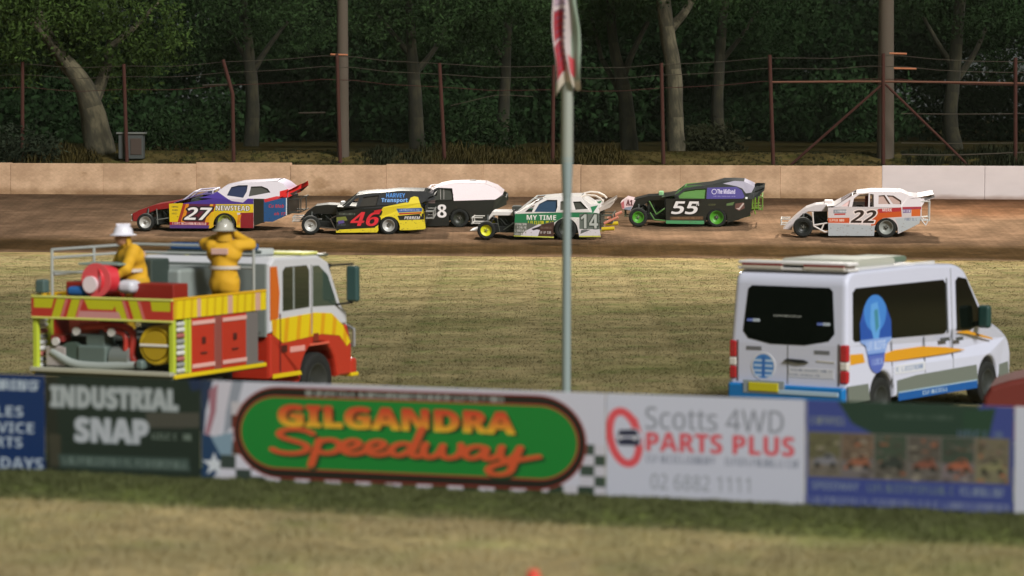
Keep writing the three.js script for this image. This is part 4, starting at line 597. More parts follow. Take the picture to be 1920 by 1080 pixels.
// ------------------------------------------------------------------ vehicles on the infield: local x = the vehicle's right, -z = forwards
function place(name, label, category, px, Z, heading, half) {      // px, Z: the corner at the rear right
  const t = thing(name, label, category), a = heading * Math.PI / 180, X = (px - 960) / F * Z; t.rotation.y = -a;
  t.position.set(X - half * Math.cos(a), 0, -Z - half * Math.sin(a)); t.position.y = height(t.position.x, t.position.z); return t;
}
const side = (pts, depth, holes = [], bevel = 0.006) => slab(pts, depth, holes, bevel).rotateY(Math.PI / 2);     // outline in (distance forwards, height); thickness along +x from 0
const rear = (pts, depth, holes = [], bevel = 0.006) => slab(pts, depth, holes, bevel);                         // outline in (x, height); thickness along +z from 0
function remap(g, fn) { const p = g.attributes.position, uv = g.attributes.uv; for (let i = 0; i < p.count; i++) uv.setXY(i, ...fn(p.getX(i), p.getY(i), p.getZ(i))); return g; }
function roadWheel(parent, x, y, z, r, w, hx) { const g = sub('wheel', parent); g.position.set(x, y, z); g.rotation.y = x > 0 ? Math.PI / 2 : -Math.PI / 2; mesh('tyre', tyreGeo(r, w), rubber, g); mesh('rim', rimGeo(r * 0.64, w), M(hx, 0.45, { metalness: 0.3 }), g); return g; }
const glass = M('#0a0f0a', 0.08, { metalness: 0, specularIntensity: 0.35, sheen: 0.001 }), whiteBody = M('#d0d4e6', 0.32, { clearcoat: 0.8, clearcoatRoughness: 0.12 });

{ // ---- patient transport van
  const HW = 1.01, t = place('ambulance_van', 'white van with blue and orange markings and dark windows, parked right of the flagpole', 'van', 1593, 46.5, 34, HW);
  const narrow = (g) => { const p = g.attributes.position; for (let i = 0; i < p.count; i++) { const y = p.getY(i), f = -p.getZ(i); let k = 1 - Math.max(0, y - 0.36) * 0.042; k *= 1 - 0.10 * smooth(4.6, 5.75, f); p.setX(i, p.getX(i) * k); } g.computeVertexNormals(); return g; };
  const ctr = (g, w) => g.translate(-w, 0, 0);
  const outline = new THREE.Shape(); outline.moveTo(0.0, 0.42); outline.lineTo(0.0, 1.2); outline.lineTo(0.07, 2.08); outline.quadraticCurveTo(0.1, 2.26, 0.3, 2.29); outline.lineTo(2.4, 2.31); outline.lineTo(3.55, 2.27); outline.quadraticCurveTo(3.85, 2.24, 4.0, 2.12); outline.lineTo(4.72, 1.34); outline.quadraticCurveTo(5.3, 1.2, 5.55, 1.06); outline.quadraticCurveTo(5.74, 0.95, 5.74, 0.7); outline.lineTo(5.7, 0.4); outline.lineTo(5.14, 0.36); outline.absarc(4.74, 0.36, 0.4, 0, Math.PI, false); outline.lineTo(1.5, 0.36); outline.absarc(1.1, 0.36, 0.4, 0, Math.PI, false); outline.lineTo(0.02, 0.36);
  const hull = new THREE.ExtrudeGeometry(outline, { depth: 2 * HW - 0.16, bevelEnabled: true, bevelSize: 0.05, bevelThickness: 0.08, bevelSegments: 3, bevelOffset: -0.05, curveSegments: 14, steps: 3 }).rotateY(Math.PI / 2).translate(-HW + 0.08, 0, 0);
  mesh('body', narrow(hull), whiteBody, t);
  const onSide = (name, pts, mat, out = 0.004, both = true, th = 0.02) => { const g = side(pts, th, [], 0.003).translate(HW - th + out, 0, 0); const f = narrow(g); mesh(name, f, mat, t); if (both) mesh(name, mirror(f, 'x'), mat, t); };
  const rim = M('#1c2420', 0.3);
  onSide('side_window', [[0.2, 1.3], [0.24, 1.98], [0.34, 2.04], [3.2, 2.04], [3.28, 1.98], [3.28, 1.27], [3.2, 1.22], [0.26, 1.26]], glass, 0.006);
  onSide('door_window', [[3.62, 1.24], [3.62, 2.0], [3.72, 2.06], [4.0, 2.02], [4.5, 1.42], [4.46, 1.3], [4.1, 1.22]], glass, 0.006);
  onSide('window_trim', [[3.3, 1.22], [3.3, 2.06], [3.32, 2.06], [3.32, 1.22]], rim, 0.008);
  for (const f of [1.42, 2.5]) onSide('panel_gap', [[f, 0.5], [f, 1.2], [f + 0.012, 1.2], [f + 0.012, 0.5]], M('#6d7074', 0.7), 0.003);
  onSide('panel_gap', [[3.46, 0.5], [3.46, 2.2], [3.472, 2.2], [3.472, 0.5]], M('#6d7074', 0.7), 0.003);
  onSide('cladding', [[1.54, 0.36], [1.56, 0.6], [2.2, 0.64], [4.26, 0.66], [4.3, 0.36]], M('#6b7268', 0.7), 0.012); onSide('cladding', [[0.0, 0.38], [0.0, 0.62], [0.62, 0.62], [0.66, 0.38]], M('#6b7268', 0.7), 0.012); onSide('cladding', [[5.16, 0.38], [5.2, 0.6], [5.6, 0.62], [5.62, 0.42]], M('#6b7268', 0.7), 0.012);
  const blueTex = canvasTex(512, 64, (x) => { x.fillStyle = '#12569c'; x.fillRect(0, 0, 512, 64); x.fillStyle = '#9db8c8'; x.fillRect(0, 0, 512, 7); smallPrint(x, 150, 20, 150, 28, '#a9bccb', 12); });
  { const th = 0.012, g = remap(side([[1.56, 0.3], [1.56, 0.43], [4.24, 0.43], [4.24, 0.3]], th, [], 0.002).translate(HW + 0.013, 0, 0), (a, y, z) => [(-z - 1.56) / 2.7, (y - 0.3) / 0.13]); mesh('blue_stripe', narrow(g), new THREE.MeshStandardMaterial({ map: blueTex, roughness: 0.5 }), t); }
  const orange = M('#d99a1c', 0.45, { clearcoat: 0.4 });
  onSide('orange_stripe', [[0.1, 0.93], [0.1, 1.08], [0.5, 1.07], [0.55, 0.94]], orange, 0.004, true, 0.008); onSide('orange_stripe', [[0.9, 0.93], [0.95, 1.0], [1.5, 1.06], [2.4, 1.06], [3.2, 1.0], [3.9, 0.92], [3.2, 0.9], [1.4, 0.9]], orange, 0.004, true, 0.008); onSide('orange_stripe', [[3.64, 1.21], [4.0, 1.21], [4.9, 1.04], [4.9, 1.02], [4.0, 1.16], [3.64, 1.2]], orange, 0.005, true, 0.008);
  // emblem printed over window and flank
  const embTex = canvasTex(256, 256, (x) => { x.fillStyle = '#234fa2'; x.fillRect(0, 0, 256, 256); x.fillStyle = '#3f7fca'; x.beginPath(); x.ellipse(128, 60, 92, 66, 0, 0, 7); x.fill(); x.fillStyle = '#5b9bd8'; poly(x, [[96, 40], [150, 34], [170, 100], [150, 150], [110, 150], [84, 100]], '#5b9bd8'); poly(x, [[120, 60], [150, 56], [154, 110], [128, 128]], '#3f8394'); x.fillStyle = '#7f9fd8'; x.fillRect(0, 146, 256, 46); smallPrint(x, 50, 154, 156, 26, '#b6c8e8', 6); x.fillStyle = '#5468b4'; x.fillRect(0, 196, 256, 60); smallPrint(x, 90, 208, 76, 18, '#9db0de', 9); });
  { const th = 0.008, g = remap(side([[0.42, 1.24], [0.42, 1.52], ...arc(0.91, 1.5, 0.42, 150, 30, 10), [1.4, 1.52], [1.4, 1.24], [1.26, 1.18], ...arc(0.9, 1.02, 0.26, 0, -180, 10), [0.58, 1.18]], th, [], 0.002).translate(HW + 0.008 - 0.0, 0, 0), (a, y, z) => [(-z - 0.4) / 1.0, (y - 0.74) / 1.24]); mesh('emblem', narrow(g), new THREE.MeshStandardMaterial({ map: embTex, roughness: 0.5 }), t); }
  const txtTex = canvasTex(512, 96, (x) => { x.fillStyle = '#d3d6dc'; x.fillRect(0, 0, 512, 96); smallPrint(x, 20, 22, 470, 52, '#7d8fae', 15); });
  { const g = remap(side([[1.5, 0.7], [1.5, 0.83], [2.5, 0.83], [2.5, 0.7]], 0.006, [], 0.001).translate(HW + 0.001, 0, 0), (a, y, z) => [(-z - 1.5), (y - 0.7) / 0.13]); mesh('lettering', narrow(g), new THREE.MeshStandardMaterial({ map: txtTex, roughness: 0.4 }), t); }
  onSide('door_handle', [[3.02, 1.1], [3.02, 1.15], [3.3, 1.15], [3.3, 1.1]], M('#4a4d4c', 0.5), 0.03); onSide('door_handle', [[3.56, 1.08], [3.56, 1.13], [3.78, 1.13], [3.78, 1.08]], M('#4a4d4c', 0.5), 0.03);
  // rear
  const onRear = (name, pts, mat, out = 0.004, th = 0.02, uvf) => { let g = rear(pts, th, [], 0.003); if (uvf) remap(g, uvf); const p = g.attributes.position; for (let i = 0; i < p.count; i++) { const y = p.getY(i); p.setZ(i, p.getZ(i) - th + out - (y > 1.2 ? (y - 1.2) * 0.0795 : 0)); } return mesh(name, narrow(g), mat, t); };
  onRear('rear_window', [[-0.8, 1.38], [-0.76, 2.0], [-0.7, 2.05], [0.7, 2.05], [0.76, 2.0], [0.8, 1.38], [0.7, 1.27], [0.3, 1.2], [-0.3, 1.2], [-0.7, 1.27]], glass, 0.006);
  onRear('panel_gap', [[-0.006, 0.62], [-0.006, 1.19], [0.006, 1.19], [0.006, 0.62]], M('#6d7074', 0.7));
  const logoTex = canvasTex(256, 256, (x) => { x.fillStyle = '#d4d6de'; x.fillRect(0, 0, 256, 256); x.fillStyle = '#4a86c8'; x.beginPath(); x.arc(128, 128, 110, 0, 7); x.fill(); x.fillStyle = '#b9cfe6'; for (const y of [66, 112, 158, 200]) x.fillRect(30, y, 196, 20); x.fillStyle = '#3a70b8'; x.fillRect(112, 40, 34, 180); });
  onRear('round_logo', Array.from({ length: 28 }, (_, i) => [-0.42 + 0.21 * Math.cos(i / 28 * 6.283), 0.86 + 0.21 * Math.sin(i / 28 * 6.283)]), new THREE.MeshStandardMaterial({ map: logoTex, roughness: 0.4 }), 0.005, 0.006, (x, y) => [(x + 0.63) / 0.42, (y - 0.65) / 0.42]);
  const rt = canvasTex(512, 128, (x) => { x.fillStyle = '#d1d3da'; x.fillRect(0, 0, 512, 128); smallPrint(x, 10, 14, 490, 30, '#8089a0', 31); smallPrint(x, 10, 80, 340, 26, '#8089a0', 32); });
  onRear('lettering', [[0.02, 0.72], [0.02, 0.86], [0.78, 0.86], [0.78, 0.72]], new THREE.MeshStandardMaterial({ map: rt, roughness: 0.4 }), 0.004, 0.006, (x, y) => [(x - 0.02) / 0.76, (y - 0.72) / 0.14]);
  for (const [a, b] of [[-0.72, 1.1], [0.46, 1.08]]) onRear('badge', [[a, b], [a, b + 0.05], [a + 0.26, b + 0.05], [a + 0.26, b]], M('#8a8d96', 0.4, { metalness: 0.5 }), 0.006, 0.01);
  onRear('handle', [[-0.06, 0.96], [0.0, 0.99], [0.28, 0.98], [0.36, 0.95], [0.2, 0.93]], M('#24282a', 0.4), 0.03, 0.03); onRear('chrome_strip', [[0.5, 0.965], [0.5, 0.985], [0.8, 0.975], [0.8, 0.955]], M('#f0f0f2', 0.2, { metalness: 0.6 }), 0.008, 0.01);
  const stick = canvasTex(256, 32, (x) => { x.fillStyle = '#2a4aa8'; x.fillRect(0, 0, 120, 32); x.fillStyle = '#c9d4dc'; x.fillRect(120, 0, 136, 32); smallPrint(x, 8, 8, 100, 16, '#c9d4ee', 2); smallPrint(x, 128, 8, 120, 16, '#5a6a80', 3); });
  for (const [a, b] of [[-0.74, 1.52], [0.5, 1.5]]) onRear('sticker', [[a, b], [a, b + 0.035], [a + 0.22, b + 0.035], [a + 0.22, b]], new THREE.MeshStandardMaterial({ map: stick }), 0.009, 0.006, (x, y) => [(x - a) / 0.22, (y - b) / 0.035]);
  const glassText = canvasTex(512, 32, (x) => { x.fillStyle = '#0d120e'; x.fillRect(0, 0, 512, 32); smallPrint(x, 10, 7, 490, 18, '#d8dcd4', 6); });
  onRear('window_print', [[-0.28, 1.6], [-0.28, 1.635], [0.22, 1.635], [0.22, 1.6]], new THREE.MeshStandardMaterial({ map: glassText, roughness: 0.2 }), 0.009, 0.006, (x, y) => [(x + 0.28) / 0.5, (y - 1.6) / 0.035]);
  for (const s of [-1, 1]) { const l = sub('tail_lamp', t); for (const q of [[0.26, 1.1], [0.2, 0.75]]) mesh('lens', box(0.13, q[0], 0.1, s * 0.93, q[1], -0.035, 0.03), M('#b3202c', 0.25, { clearcoat: 1 }), l); mesh('white_lens', box(0.125, 0.12, 0.1, s * 0.932, 0.91, -0.035, 0.02), M('#d8d4cc', 0.25), l); mesh('frame', box(0.03, 0.62, 0.1, s * 0.85, 0.93, -0.04), M('#5a4a4a', 0.5), l); }
  mesh('rear_bumper', box(1.94, 0.24, 0.14, 0, 0.48, 0.03, 0.04), M('#1273b8', 0.4, { clearcoat: 0.3 }), t); mesh('bumper_stripe', box(1.0, 0.07, 0.02, 0.4, 0.5, 0.1), M('#a9c4d8', 0.4), t);
  mesh('number_plate', box(0.5, 0.13, 0.02, -0.35, 0.56, 0.11), M('#c9c022', 0.5), t); mesh('plate_recess', box(0.7, 0.2, 0.02, -0.35, 0.56, 0.097), M('#8f9aa0', 0.5), t);
  mesh('tow_bar', box(0.1, 0.1, 0.3, 0, 0.33, 0.1), dark, t);
  // roof
  const lb = sub('light_bar', t); mesh('frame', [box(1.86, 0.05, 0.34, 0, 2.39, -0.3, 0.02), box(1.86, 0.04, 0.34, 0, 2.305, -0.3, 0.01)], M('#d9d7d6', 0.4), lb); for (const s of [-1, 1]) { mesh('red_lens', box(0.68, 0.045, 0.36, s * 0.52, 2.36, -0.3, 0.01), M('#7a1a1e', 0.25, { clearcoat: 1 }), lb); mesh('white_lens', box(0.68, 0.05, 0.36, s * 0.52, 2.33, -0.3, 0.01), M('#cfc8bc', 0.3), lb); } mesh('mount', box(0.4, 0.1, 0.2, 0, 2.3, -0.3), M('#3a3d3a', 0.5), lb);
  mesh('roof_unit', [new RoundedBoxGeometry(1.3, 0.16, 1.3, 3, 0.07).translate(0, 2.345, -1.55)], M('#a9aa9c', 0.5), t); mesh('roof_rail', box(0.05, 0.06, 2.6, 0.78, 2.3, -1.9, 0.02), M('#c9c8c6', 0.4), t); mesh('roof_rail', box(0.05, 0.06, 2.6, -0.78, 2.3, -1.9, 0.02), M('#c9c8c6', 0.4), t); mesh('roof_vent', box(0.7, 0.1, 0.5, 0, 2.35, -2.9, 0.04), M('#5f6f5c', 0.5), t);
  const wsg = new THREE.BoxGeometry(1.6, 0.02, 1.0, 8, 1, 4).rotateX(-Math.atan2(0.78, 0.72) + 0).translate(0, 1.74, -4.39); mesh('windscreen', wsg, glass, t);
  for (const s of [-1, 1]) { const m = sub('mirror', t); mesh('housing', new RoundedBoxGeometry(0.2, 0.36, 0.14, 3, 0.05).translate(s * 1.13, 1.42, -4.28), M('#1d3f3a', 0.5), m); mesh('arm', box(0.16, 0.08, 0.08, s * 1.0, 1.3, -4.3), M('#1a2a28', 0.6), m); mesh('headlamp', new RoundedBoxGeometry(0.3, 0.26, 0.5, 2, 0.08).translate(s * 0.68, 0.94, -5.42), M('#e0e2e4', 0.15, { clearcoat: 1 }), t); }
  for (const f of [1.1, 4.74]) for (const s of [-1, 1]) roadWheel(t, s * 0.86, 0.34, -f, 0.34, 0.24, '#3c403e');
  mesh('underbody', box(1.7, 0.2, 5.2, 0, 0.42, -2.85), dark, t);
}
{ // ---- maroon car cut by the right edge
  const t = thing('parked_car', 'red-brown car at the right edge behind the blue photograph board', 'car'), p = at(1838, 870, 41.5); t.position.set(p.x, height(p.x, p.z), p.z); t.rotation.y = -0.2;
  const o = [[0.02, 0.34], [0.0, 0.62], [0.03, 0.92], [0.12, 1.06], [0.35, 1.14], [0.8, 1.24], [1.6, 1.28], [2.3, 1.22], [2.9, 0.95], [3.8, 0.8], [3.95, 0.6], [3.95, 0.32]];
  mesh('body', new THREE.ExtrudeGeometry(shapeOf(o), { depth: 1.5, bevelEnabled: true, bevelSize: 0.06, bevelThickness: 0.09, bevelOffset: -0.06, bevelSegments: 3 }).translate(0, 0, -1.55), M('#6a241a', 0.65), t);
  mesh('bumper', box(0.2, 0.2, 1.7, 0.04, 0.5, -0.8, 0.06), M('#6b3a1e', 0.5), t); mesh('side_strip', box(3.4, 0.025, 0.02, 1.9, 0.8, 0.045), M('#b9927a', 0.3, { metalness: 0.5 }), t); mesh('side_strip', box(3.4, 0.02, 0.02, 1.9, 0.66, 0.045), M('#9a7a5a', 0.3, { metalness: 0.5 }), t); mesh('tail_lamp', box(0.1, 0.16, 0.22, 0.08, 0.86, -0.12, 0.03), M('#a03020', 0.3), t);
  mesh('side_window', slab([[0.75, 1.0], [0.95, 1.2], [2.1, 1.2], [2.5, 0.98]], 0.02).translate(0, 0, 0.025), glass, t);
  for (const x of [0.75, 3.1]) for (const z of [-0.05, -1.5]) { const g = sub('wheel', t); g.position.set(x, 0.3, z); mesh('tyre', tyreGeo(0.3, 0.18), rubber, g); mesh('rim', rimGeo(0.19, 0.18), M('#8a8d8c', 0.4), g); }
}

let window_truck;
{ // ---- fire truck
  const HW = 1.2, t = place('fire_truck', 'red, white and yellow bush fire truck with chevron bands, parked at left', 'fire truck', 323, 45.3, 26, HW);
  const red = paint('#b5301e'), yel = M('#d8bc12', 0.45), lime = M('#b3c238', 0.5), white = M('#c8c9cd', 0.35, { clearcoat: 0.6 }), grey = M('#7a827e', 0.5), dgrey = M('#39433f', 0.6), deepRed = M('#8a2318', 0.5), alu = M('#a3aaa8', 0.4, { metalness: 0.5 });
  const chev = (w, a, b, n, lean, extra) => canvasTex(w, 64, (x) => { x.fillStyle = a; x.fillRect(0, 0, w, 64); const s = w / n; for (let i = -2; i < n + 2; i++) poly(x, [[i * s, 64], [i * s + s * 0.32, 64], [i * s + s * 0.32 + lean * s, 0], [i * s + lean * s, 0]], b); extra?.(x); });
  const sideChev = new THREE.MeshStandardMaterial({ map: chev(1024, '#dcc414', '#c9a814', 12, 0.12, (x) => { x.fillStyle = '#c9a08a'; x.fillRect(250, 0, 40, 64); x.fillRect(590, 0, 56, 64); x.fillRect(905, 0, 60, 64); }), roughness: 0.45 });
  const rearTex = canvasTex(1024, 96, (x) => { x.fillStyle = '#b3352a'; x.fillRect(0, 0, 1024, 96); for (const [a, s] of [[150, 1], [260, 1], [640, -1], [750, -1]]) { poly(x, [[a, 96], [a + 62, 96], [a + 62 + s * 40, 0], [a + s * 40, 0]], '#b9b81c'); poly(x, [[a + 66, 96], [a + 84, 96], [a + 84 + s * 40, 0], [a + 66 + s * 40, 0]], '#c8706a'); } poly(x, [[20, 0], [170, 0], [150, 50], [20, 50]], '#b9b81c'); poly(x, [[390, 0], [630, 0], [600, 50], [420, 50]], '#b9b81c'); poly(x, [[360, 60], [640, 60], [660, 96], [340, 96]], '#c58a8a'); poly(x, [[870, 0], [1010, 0], [1010, 50], [880, 50]], '#b9b81c'); });
  const rearBand = new THREE.MeshStandardMaterial({ map: rearTex, roughness: 0.5 });
  const B = (name, w, h, d, x, y, f, m, p = t, r = 0.012) => mesh(name, box(w, h, d, x, y, -f, r), m, p);
  // chassis and wheels
  for (const s of [-1, 1]) B('chassis_rail', 0.12, 0.22, 5.0, s * 0.42, 0.72, 2.6, dark);
  B('tray_floor', 2.36, 0.1, 2.55, 0, 0.86, 1.3, M('#5f6662', 0.6)); mesh('axle', bar(V(-0.9, 0.46, -1.15), V(0.9, 0.46, -1.15), 0.09), dark, t); mesh('axle', bar(V(-0.9, 0.46, -4.3), V(0.9, 0.46, -4.3), 0.08), dark, t);
  for (const s of [-1, 1]) { roadWheel(t, s * 0.98, 0.46, -1.15, 0.46, 0.3, '#4a4d4a'); roadWheel(t, s * 0.98, 0.46, -4.3, 0.46, 0.3, '#3a3d3a'); mesh('mudflap', box(0.34, 0.4, 0.02, s * 0.98, 0.62, -0.62), dark, t); }
  // rear frame, posts and bands
  for (const [x, f] of [[-1.16, 0.05], [1.16, 0.05], [-1.16, 0.36], [1.16, 0.36]]) B('post', 0.08, 1.0, 0.08, x, 1.4, f, lime);
  { const g = remap(box(2.4, 0.27, 0.04, 0, 1.8, 0.0, 0.005), (x, y) => [x / 2.4 + 0.5, (y - 1.665) / 0.27]); mesh('rear_band', g, rearBand, t); }
  B('band_edge', 2.4, 0.035, 0.06, 0, 1.955, 0.0, M('#c9cc6a', 0.5)); B('band_edge', 2.4, 0.035, 0.06, 0, 1.65, 0.0, M('#c9cc6a', 0.5)); B('rear_sill', 2.4, 0.06, 0.16, 0, 0.9, 0.0, M('#b9b9a8', 0.4, { metalness: 0.3 }));
  for (const s of [-1, 1]) { const g = remap(box(0.04, 0.27, 2.55, s * HW, 1.815, -1.3, 0.005), (x, y, z) => [-z / 2.55, (y - 1.68) / 0.27]); mesh('side_band', g, sideChev, t); B('band_edge', 0.06, 0.035, 2.56, s * HW, 1.965, 1.3, M('#d9a816', 0.45)); B('sill_strip', 0.05, 0.06, 2.55, s * HW, 0.86, 1.3, M('#d9bf14', 0.45)); }
  // side lockers
  for (const s of [-1, 1]) {
    for (const [a, b] of [[0.5, 1.12], [1.34, 2.02]]) {
      const l = sub('locker', t), w = b - a, c = (a + b) / 2; B('shutter', 0.05, 0.78, w, s * (HW - 0.02), 1.28, c, red, l); for (const y of [1.6, 0.98]) B('reflective_strip', 0.014, 0.06, w, s * (HW + 0.012), y, c, M('#d9a9a0', 0.4), l); B('latch', 0.03, 0.1, 0.09, s * (HW + 0.012), 1.34, c, M('#4a1c14', 0.5), l); B('handle', 0.04, 0.025, 0.16, s * (HW + 0.014), 1.16, c, M('#5a241a', 0.5), l);
    }
    B('locker_frame', 0.05, 0.78, 0.2, s * (HW - 0.02), 1.28, 1.23, M('#8a4a42', 0.5)); B('locker_frame', 0.05, 0.78, 0.34, s * (HW - 0.024), 1.28, 2.2, M('#6f6a68', 0.5)); B('locker_frame', 0.05, 0.78, 0.06, s * (HW - 0.02), 1.28, 0.46, lime);
    for (let i = 0; i < 9; i++) B('hose_coil', 0.06, 0.07, 0.2, s * (HW - 0.03), 0.94 + i * 0.083, 0.24, M(['#b9bcb8', '#8c908c', '#a2605a', '#c9cac6'][i % 4], 0.6), t, 0.03);
  }
  B('locker_back', 1.9, 0.42, 1.9, 0, 1.1, 1.5, M('#6a736e', 0.7));
  // pump bay at the rear
  const pump = sub('pump', t); mesh('engine_block', [box(0.5, 0.36, 0.4, -0.25, 1.08, -0.3, 0.04), box(0.34, 0.2, 0.3, -0.22, 1.32, -0.3, 0.04)], M('#5a6863', 0.5), pump); mesh('flywheel', new THREE.CylinderGeometry(0.2, 0.2, 0.1, 24).rotateX(Math.PI / 2).translate(-0.62, 1.1, -0.18), M('#46564e', 0.5), pump); mesh('pump_case', new THREE.CylinderGeometry(0.17, 0.2, 0.34, 20).rotateZ(Math.PI / 2).translate(0.2, 1.08, -0.28), M('#8a928e', 0.4, { metalness: 0.4 }), pump);
  mesh('red_pipe', tube([[-0.5, 1.52, -0.22], [0.1, 1.54, -0.22], [0.36, 1.48, -0.22], [0.4, 1.1, -0.2], [0.5, 1.0, -0.2]], 0.055, 10, true), M('#a8342a', 0.4), pump); mesh('red_pipe', tube([[-0.05, 1.5, -0.16], [0.28, 1.42, -0.16], [0.3, 1.2, -0.16]], 0.04, 10, true), M('#a8342a', 0.4), pump); mesh('suction_pipe', tube([[-0.95, 1.15, -0.15], [-0.6, 1.0, -0.12], [-0.2, 0.97, -0.12], [0.5, 1.0, -0.12]], 0.06, 10, true), M('#9aa29e', 0.4), pump);
  for (const [x, y] of [[-0.5, 1.46], [0.1, 1.46], [-0.86, 1.3]]) mesh('gauge', new THREE.CylinderGeometry(0.06, 0.06, 0.04, 16).rotateX(Math.PI / 2).translate(x, y, -0.1), M('#c9c6c2', 0.3), pump); B('control_panel', 0.5, 0.24, 0.06, -0.5, 1.54, 0.3, M('#8f3a32', 0.5), pump); B('tool_box', 0.36, 0.3, 0.36, -0.88, 1.08, 0.3, M('#a29a98', 0.5), pump, 0.03); B('battery_box', 0.22, 0.1, 0.2, -0.88, 1.34, 0.26, M('#9a3a36', 0.5), pump);
  { const reel = sub('hose_reel', t), y = 1.3, x = 0.86; const drums = []; for (let i = 0; i < 6; i++) drums.push(new THREE.TorusGeometry(0.25, 0.036, 8, 28).translate(x, y, -0.1 - i * 0.06)); mesh('yellow_hose', drums, M('#c0a21c', 0.55), reel); mesh('drum', new THREE.CylinderGeometry(0.21, 0.21, 0.4, 24).rotateX(Math.PI / 2).translate(x, y, -0.25), M('#a88c1a', 0.5), reel); mesh('flange', new THREE.CylinderGeometry(0.3, 0.3, 0.02, 28).rotateX(Math.PI / 2).translate(x, y, -0.46), alu, reel); mesh('axle', box(0.5, 0.04, 0.04, x, y, -0.05), M('#d9d6cc', 0.4), reel); }
  B('hose_outlet', 0.14, 0.14, 0.3, 0.62, 1.02, 0.14, M('#5a6a66', 0.5), t, 0.05); B('left_beacon', 0.16, 0.2, 0.16, -1.05, 2.1, 0.05, M('#4a5f5c', 0.5), t, 0.03);
  // deck: tank, boxes, rails
  B('deck_floor', 2.3, 0.05, 2.1, 0, 1.335, 1.5, M('#4a4f4b', 0.8)); B('water_tank', 1.3, 0.62, 1.0, -0.3, 2.0, 2.05, M('#8a938f', 0.55), t, 0.06); B('deck_box', 0.8, 0.3, 0.5, -0.55, 2.0, 0.75, deepRed, t, 0.02); B('deck_box', 0.7, 0.26, 0.4, 0.55, 2.02, 0.7, deepRed, t, 0.02); B('white_drum', 0.3, 0.2, 0.3, 0.15, 2.1, 0.5, M('#c9cad2', 0.4), t, 0.09); B('blue_bag', 0.34, 0.14, 0.3, -0.55, 2.03, 0.3, M('#1f5a9a', 0.7), t, 0.06); B('dark_locker', 0.5, 0.5, 0.5, -0.1, 2.22, 1.35, M('#33403b', 0.6), t, 0.03);
  { const r = sub('red_hose_reel', t); mesh('drum', new THREE.CylinderGeometry(0.22, 0.22, 0.3, 24).rotateZ(0.5).rotateX(Math.PI / 2).translate(-0.2, 2.2, -0.35), M('#c9303a', 0.35, { clearcoat: 0.6 }), r); mesh('flange', new THREE.CylinderGeometry(0.25, 0.25, 0.02, 24).rotateX(Math.PI / 2).translate(-0.2, 2.2, -0.17), M('#d9545a', 0.35), r); mesh('white_cap', new THREE.CylinderGeometry(0.12, 0.12, 0.05, 20).rotateX(Math.PI / 2).translate(-0.28, 2.14, -0.14), M('#e3d3da', 0.3), r); }
  const rail = (pts, r = 0.02) => mesh('hand_rail', tube(pts.map(([x, y, f]) => V(x, y, -f)), r, 8), M('#c3c8c4', 0.35, { metalness: 0.4 }), t);
  for (const y of [2.26, 2.5, 2.62]) { rail([[-1.05, y, 0.3], [-1.05, y, 2.5]]); } for (const y of [2.3, 2.5, 2.62]) rail([[-1.05, y, 2.5], [1.05, y, 2.5]]); rail([[-1.05, 2.3, 0.3], [-0.2, 2.3, 0.3]], 0.016); for (const [x, f] of [[-1.05, 0.3], [-1.05, 1.4], [-1.05, 2.5], [1.05, 2.5]]) rail([[x, 1.62, f], [x, 2.62, f]], 0.022);
  B('monitor_shelf', 0.7, 0.03, 0.5, -0.3, 2.42, 0.62, M('#7f938a', 0.5));
  // cab
  const C0 = 2.82, cab = (pts, holes = []) => new THREE.ExtrudeGeometry(shapeOf(pts, holes), { depth: 2 * HW - 0.24, bevelEnabled: true, bevelSize: 0.04, bevelThickness: 0.06, bevelOffset: -0.04, bevelSegments: 2, curveSegments: 14 }).rotateY(Math.PI / 2).translate(-HW + 0.12, 0, 0);
  const arch = arc(4.3, 0.5, 0.58, 0, 180);
  mesh('cab_body', cab([[C0, 0.62], [C0, 1.3], [5.22, 1.3], [5.36, 1.0], [5.36, 0.5], [4.9, 0.5], ...arch.filter(([, y]) => y > 0.5), [3.7, 0.62]]), red, t);
  mesh('cab_upper', cab([[C0, 1.3], [C0, 2.34], [C0 + 0.12, 2.44], [4.3, 2.42], [4.62, 2.3], [5.02, 1.62], [5.2, 1.5], [5.22, 1.3]]), white, t);
  mesh('cab_back', box(2.2, 1.1, 0.05, 0, 1.8, -C0 + 0.04), M('#7a827e', 0.5), t);
  const cs = (name, pts, m, out = 0.006, th = 0.02) => { const g = side(pts, th, [], 0.003).translate(HW - 0.06 - th + out, 0, 0); const o = mesh(name, g, m, t); mesh(name, mirror(g, 'x'), m, t); return o; };
  const band = new THREE.MeshStandardMaterial({ map: chev(1024, '#d9bf12', '#d39a12', 7, 0.3), roughness: 0.45 });
  for (const s of [1, -1]) { const pts = [[2.9, 1.28], [2.86, 1.5], [4.2, 1.54], [4.7, 1.5], [5.05, 1.3], [5.3, 1.02], [5.18, 0.96], [4.95, 1.14], [4.4, 1.2], [3.2, 1.14]]; let g = remap(side(pts, 0.014, [], 0.002).translate(HW - 0.066, 0, 0), (x, y, z) => [(-z - 2.8) / 2.6, (y - 0.9) / 0.7]); if (s < 0) g = mirror(g, 'x'); mesh('yellow_band', g, band, t); }
  cs('orange_panel', [[2.84, 1.5], [2.84, 2.3], [3.02, 2.3], [3.1, 1.9], [3.06, 1.52]], M('#c8641c', 0.45), 0.007);
  cs('door_window', [[3.2, 1.62], [3.2, 2.22], [3.28, 2.28], [3.92, 2.28], [4.0, 2.2], [4.0, 1.64]], M('#1c261e', 0.1, { clearcoat: 1 }), 0.008); cs('quarter_window', [[4.12, 1.64], [4.12, 2.26], [4.3, 2.26], [4.58, 2.1], [4.88, 1.62]], M('#3c4a40', 0.12, { clearcoat: 1 }), 0.008);
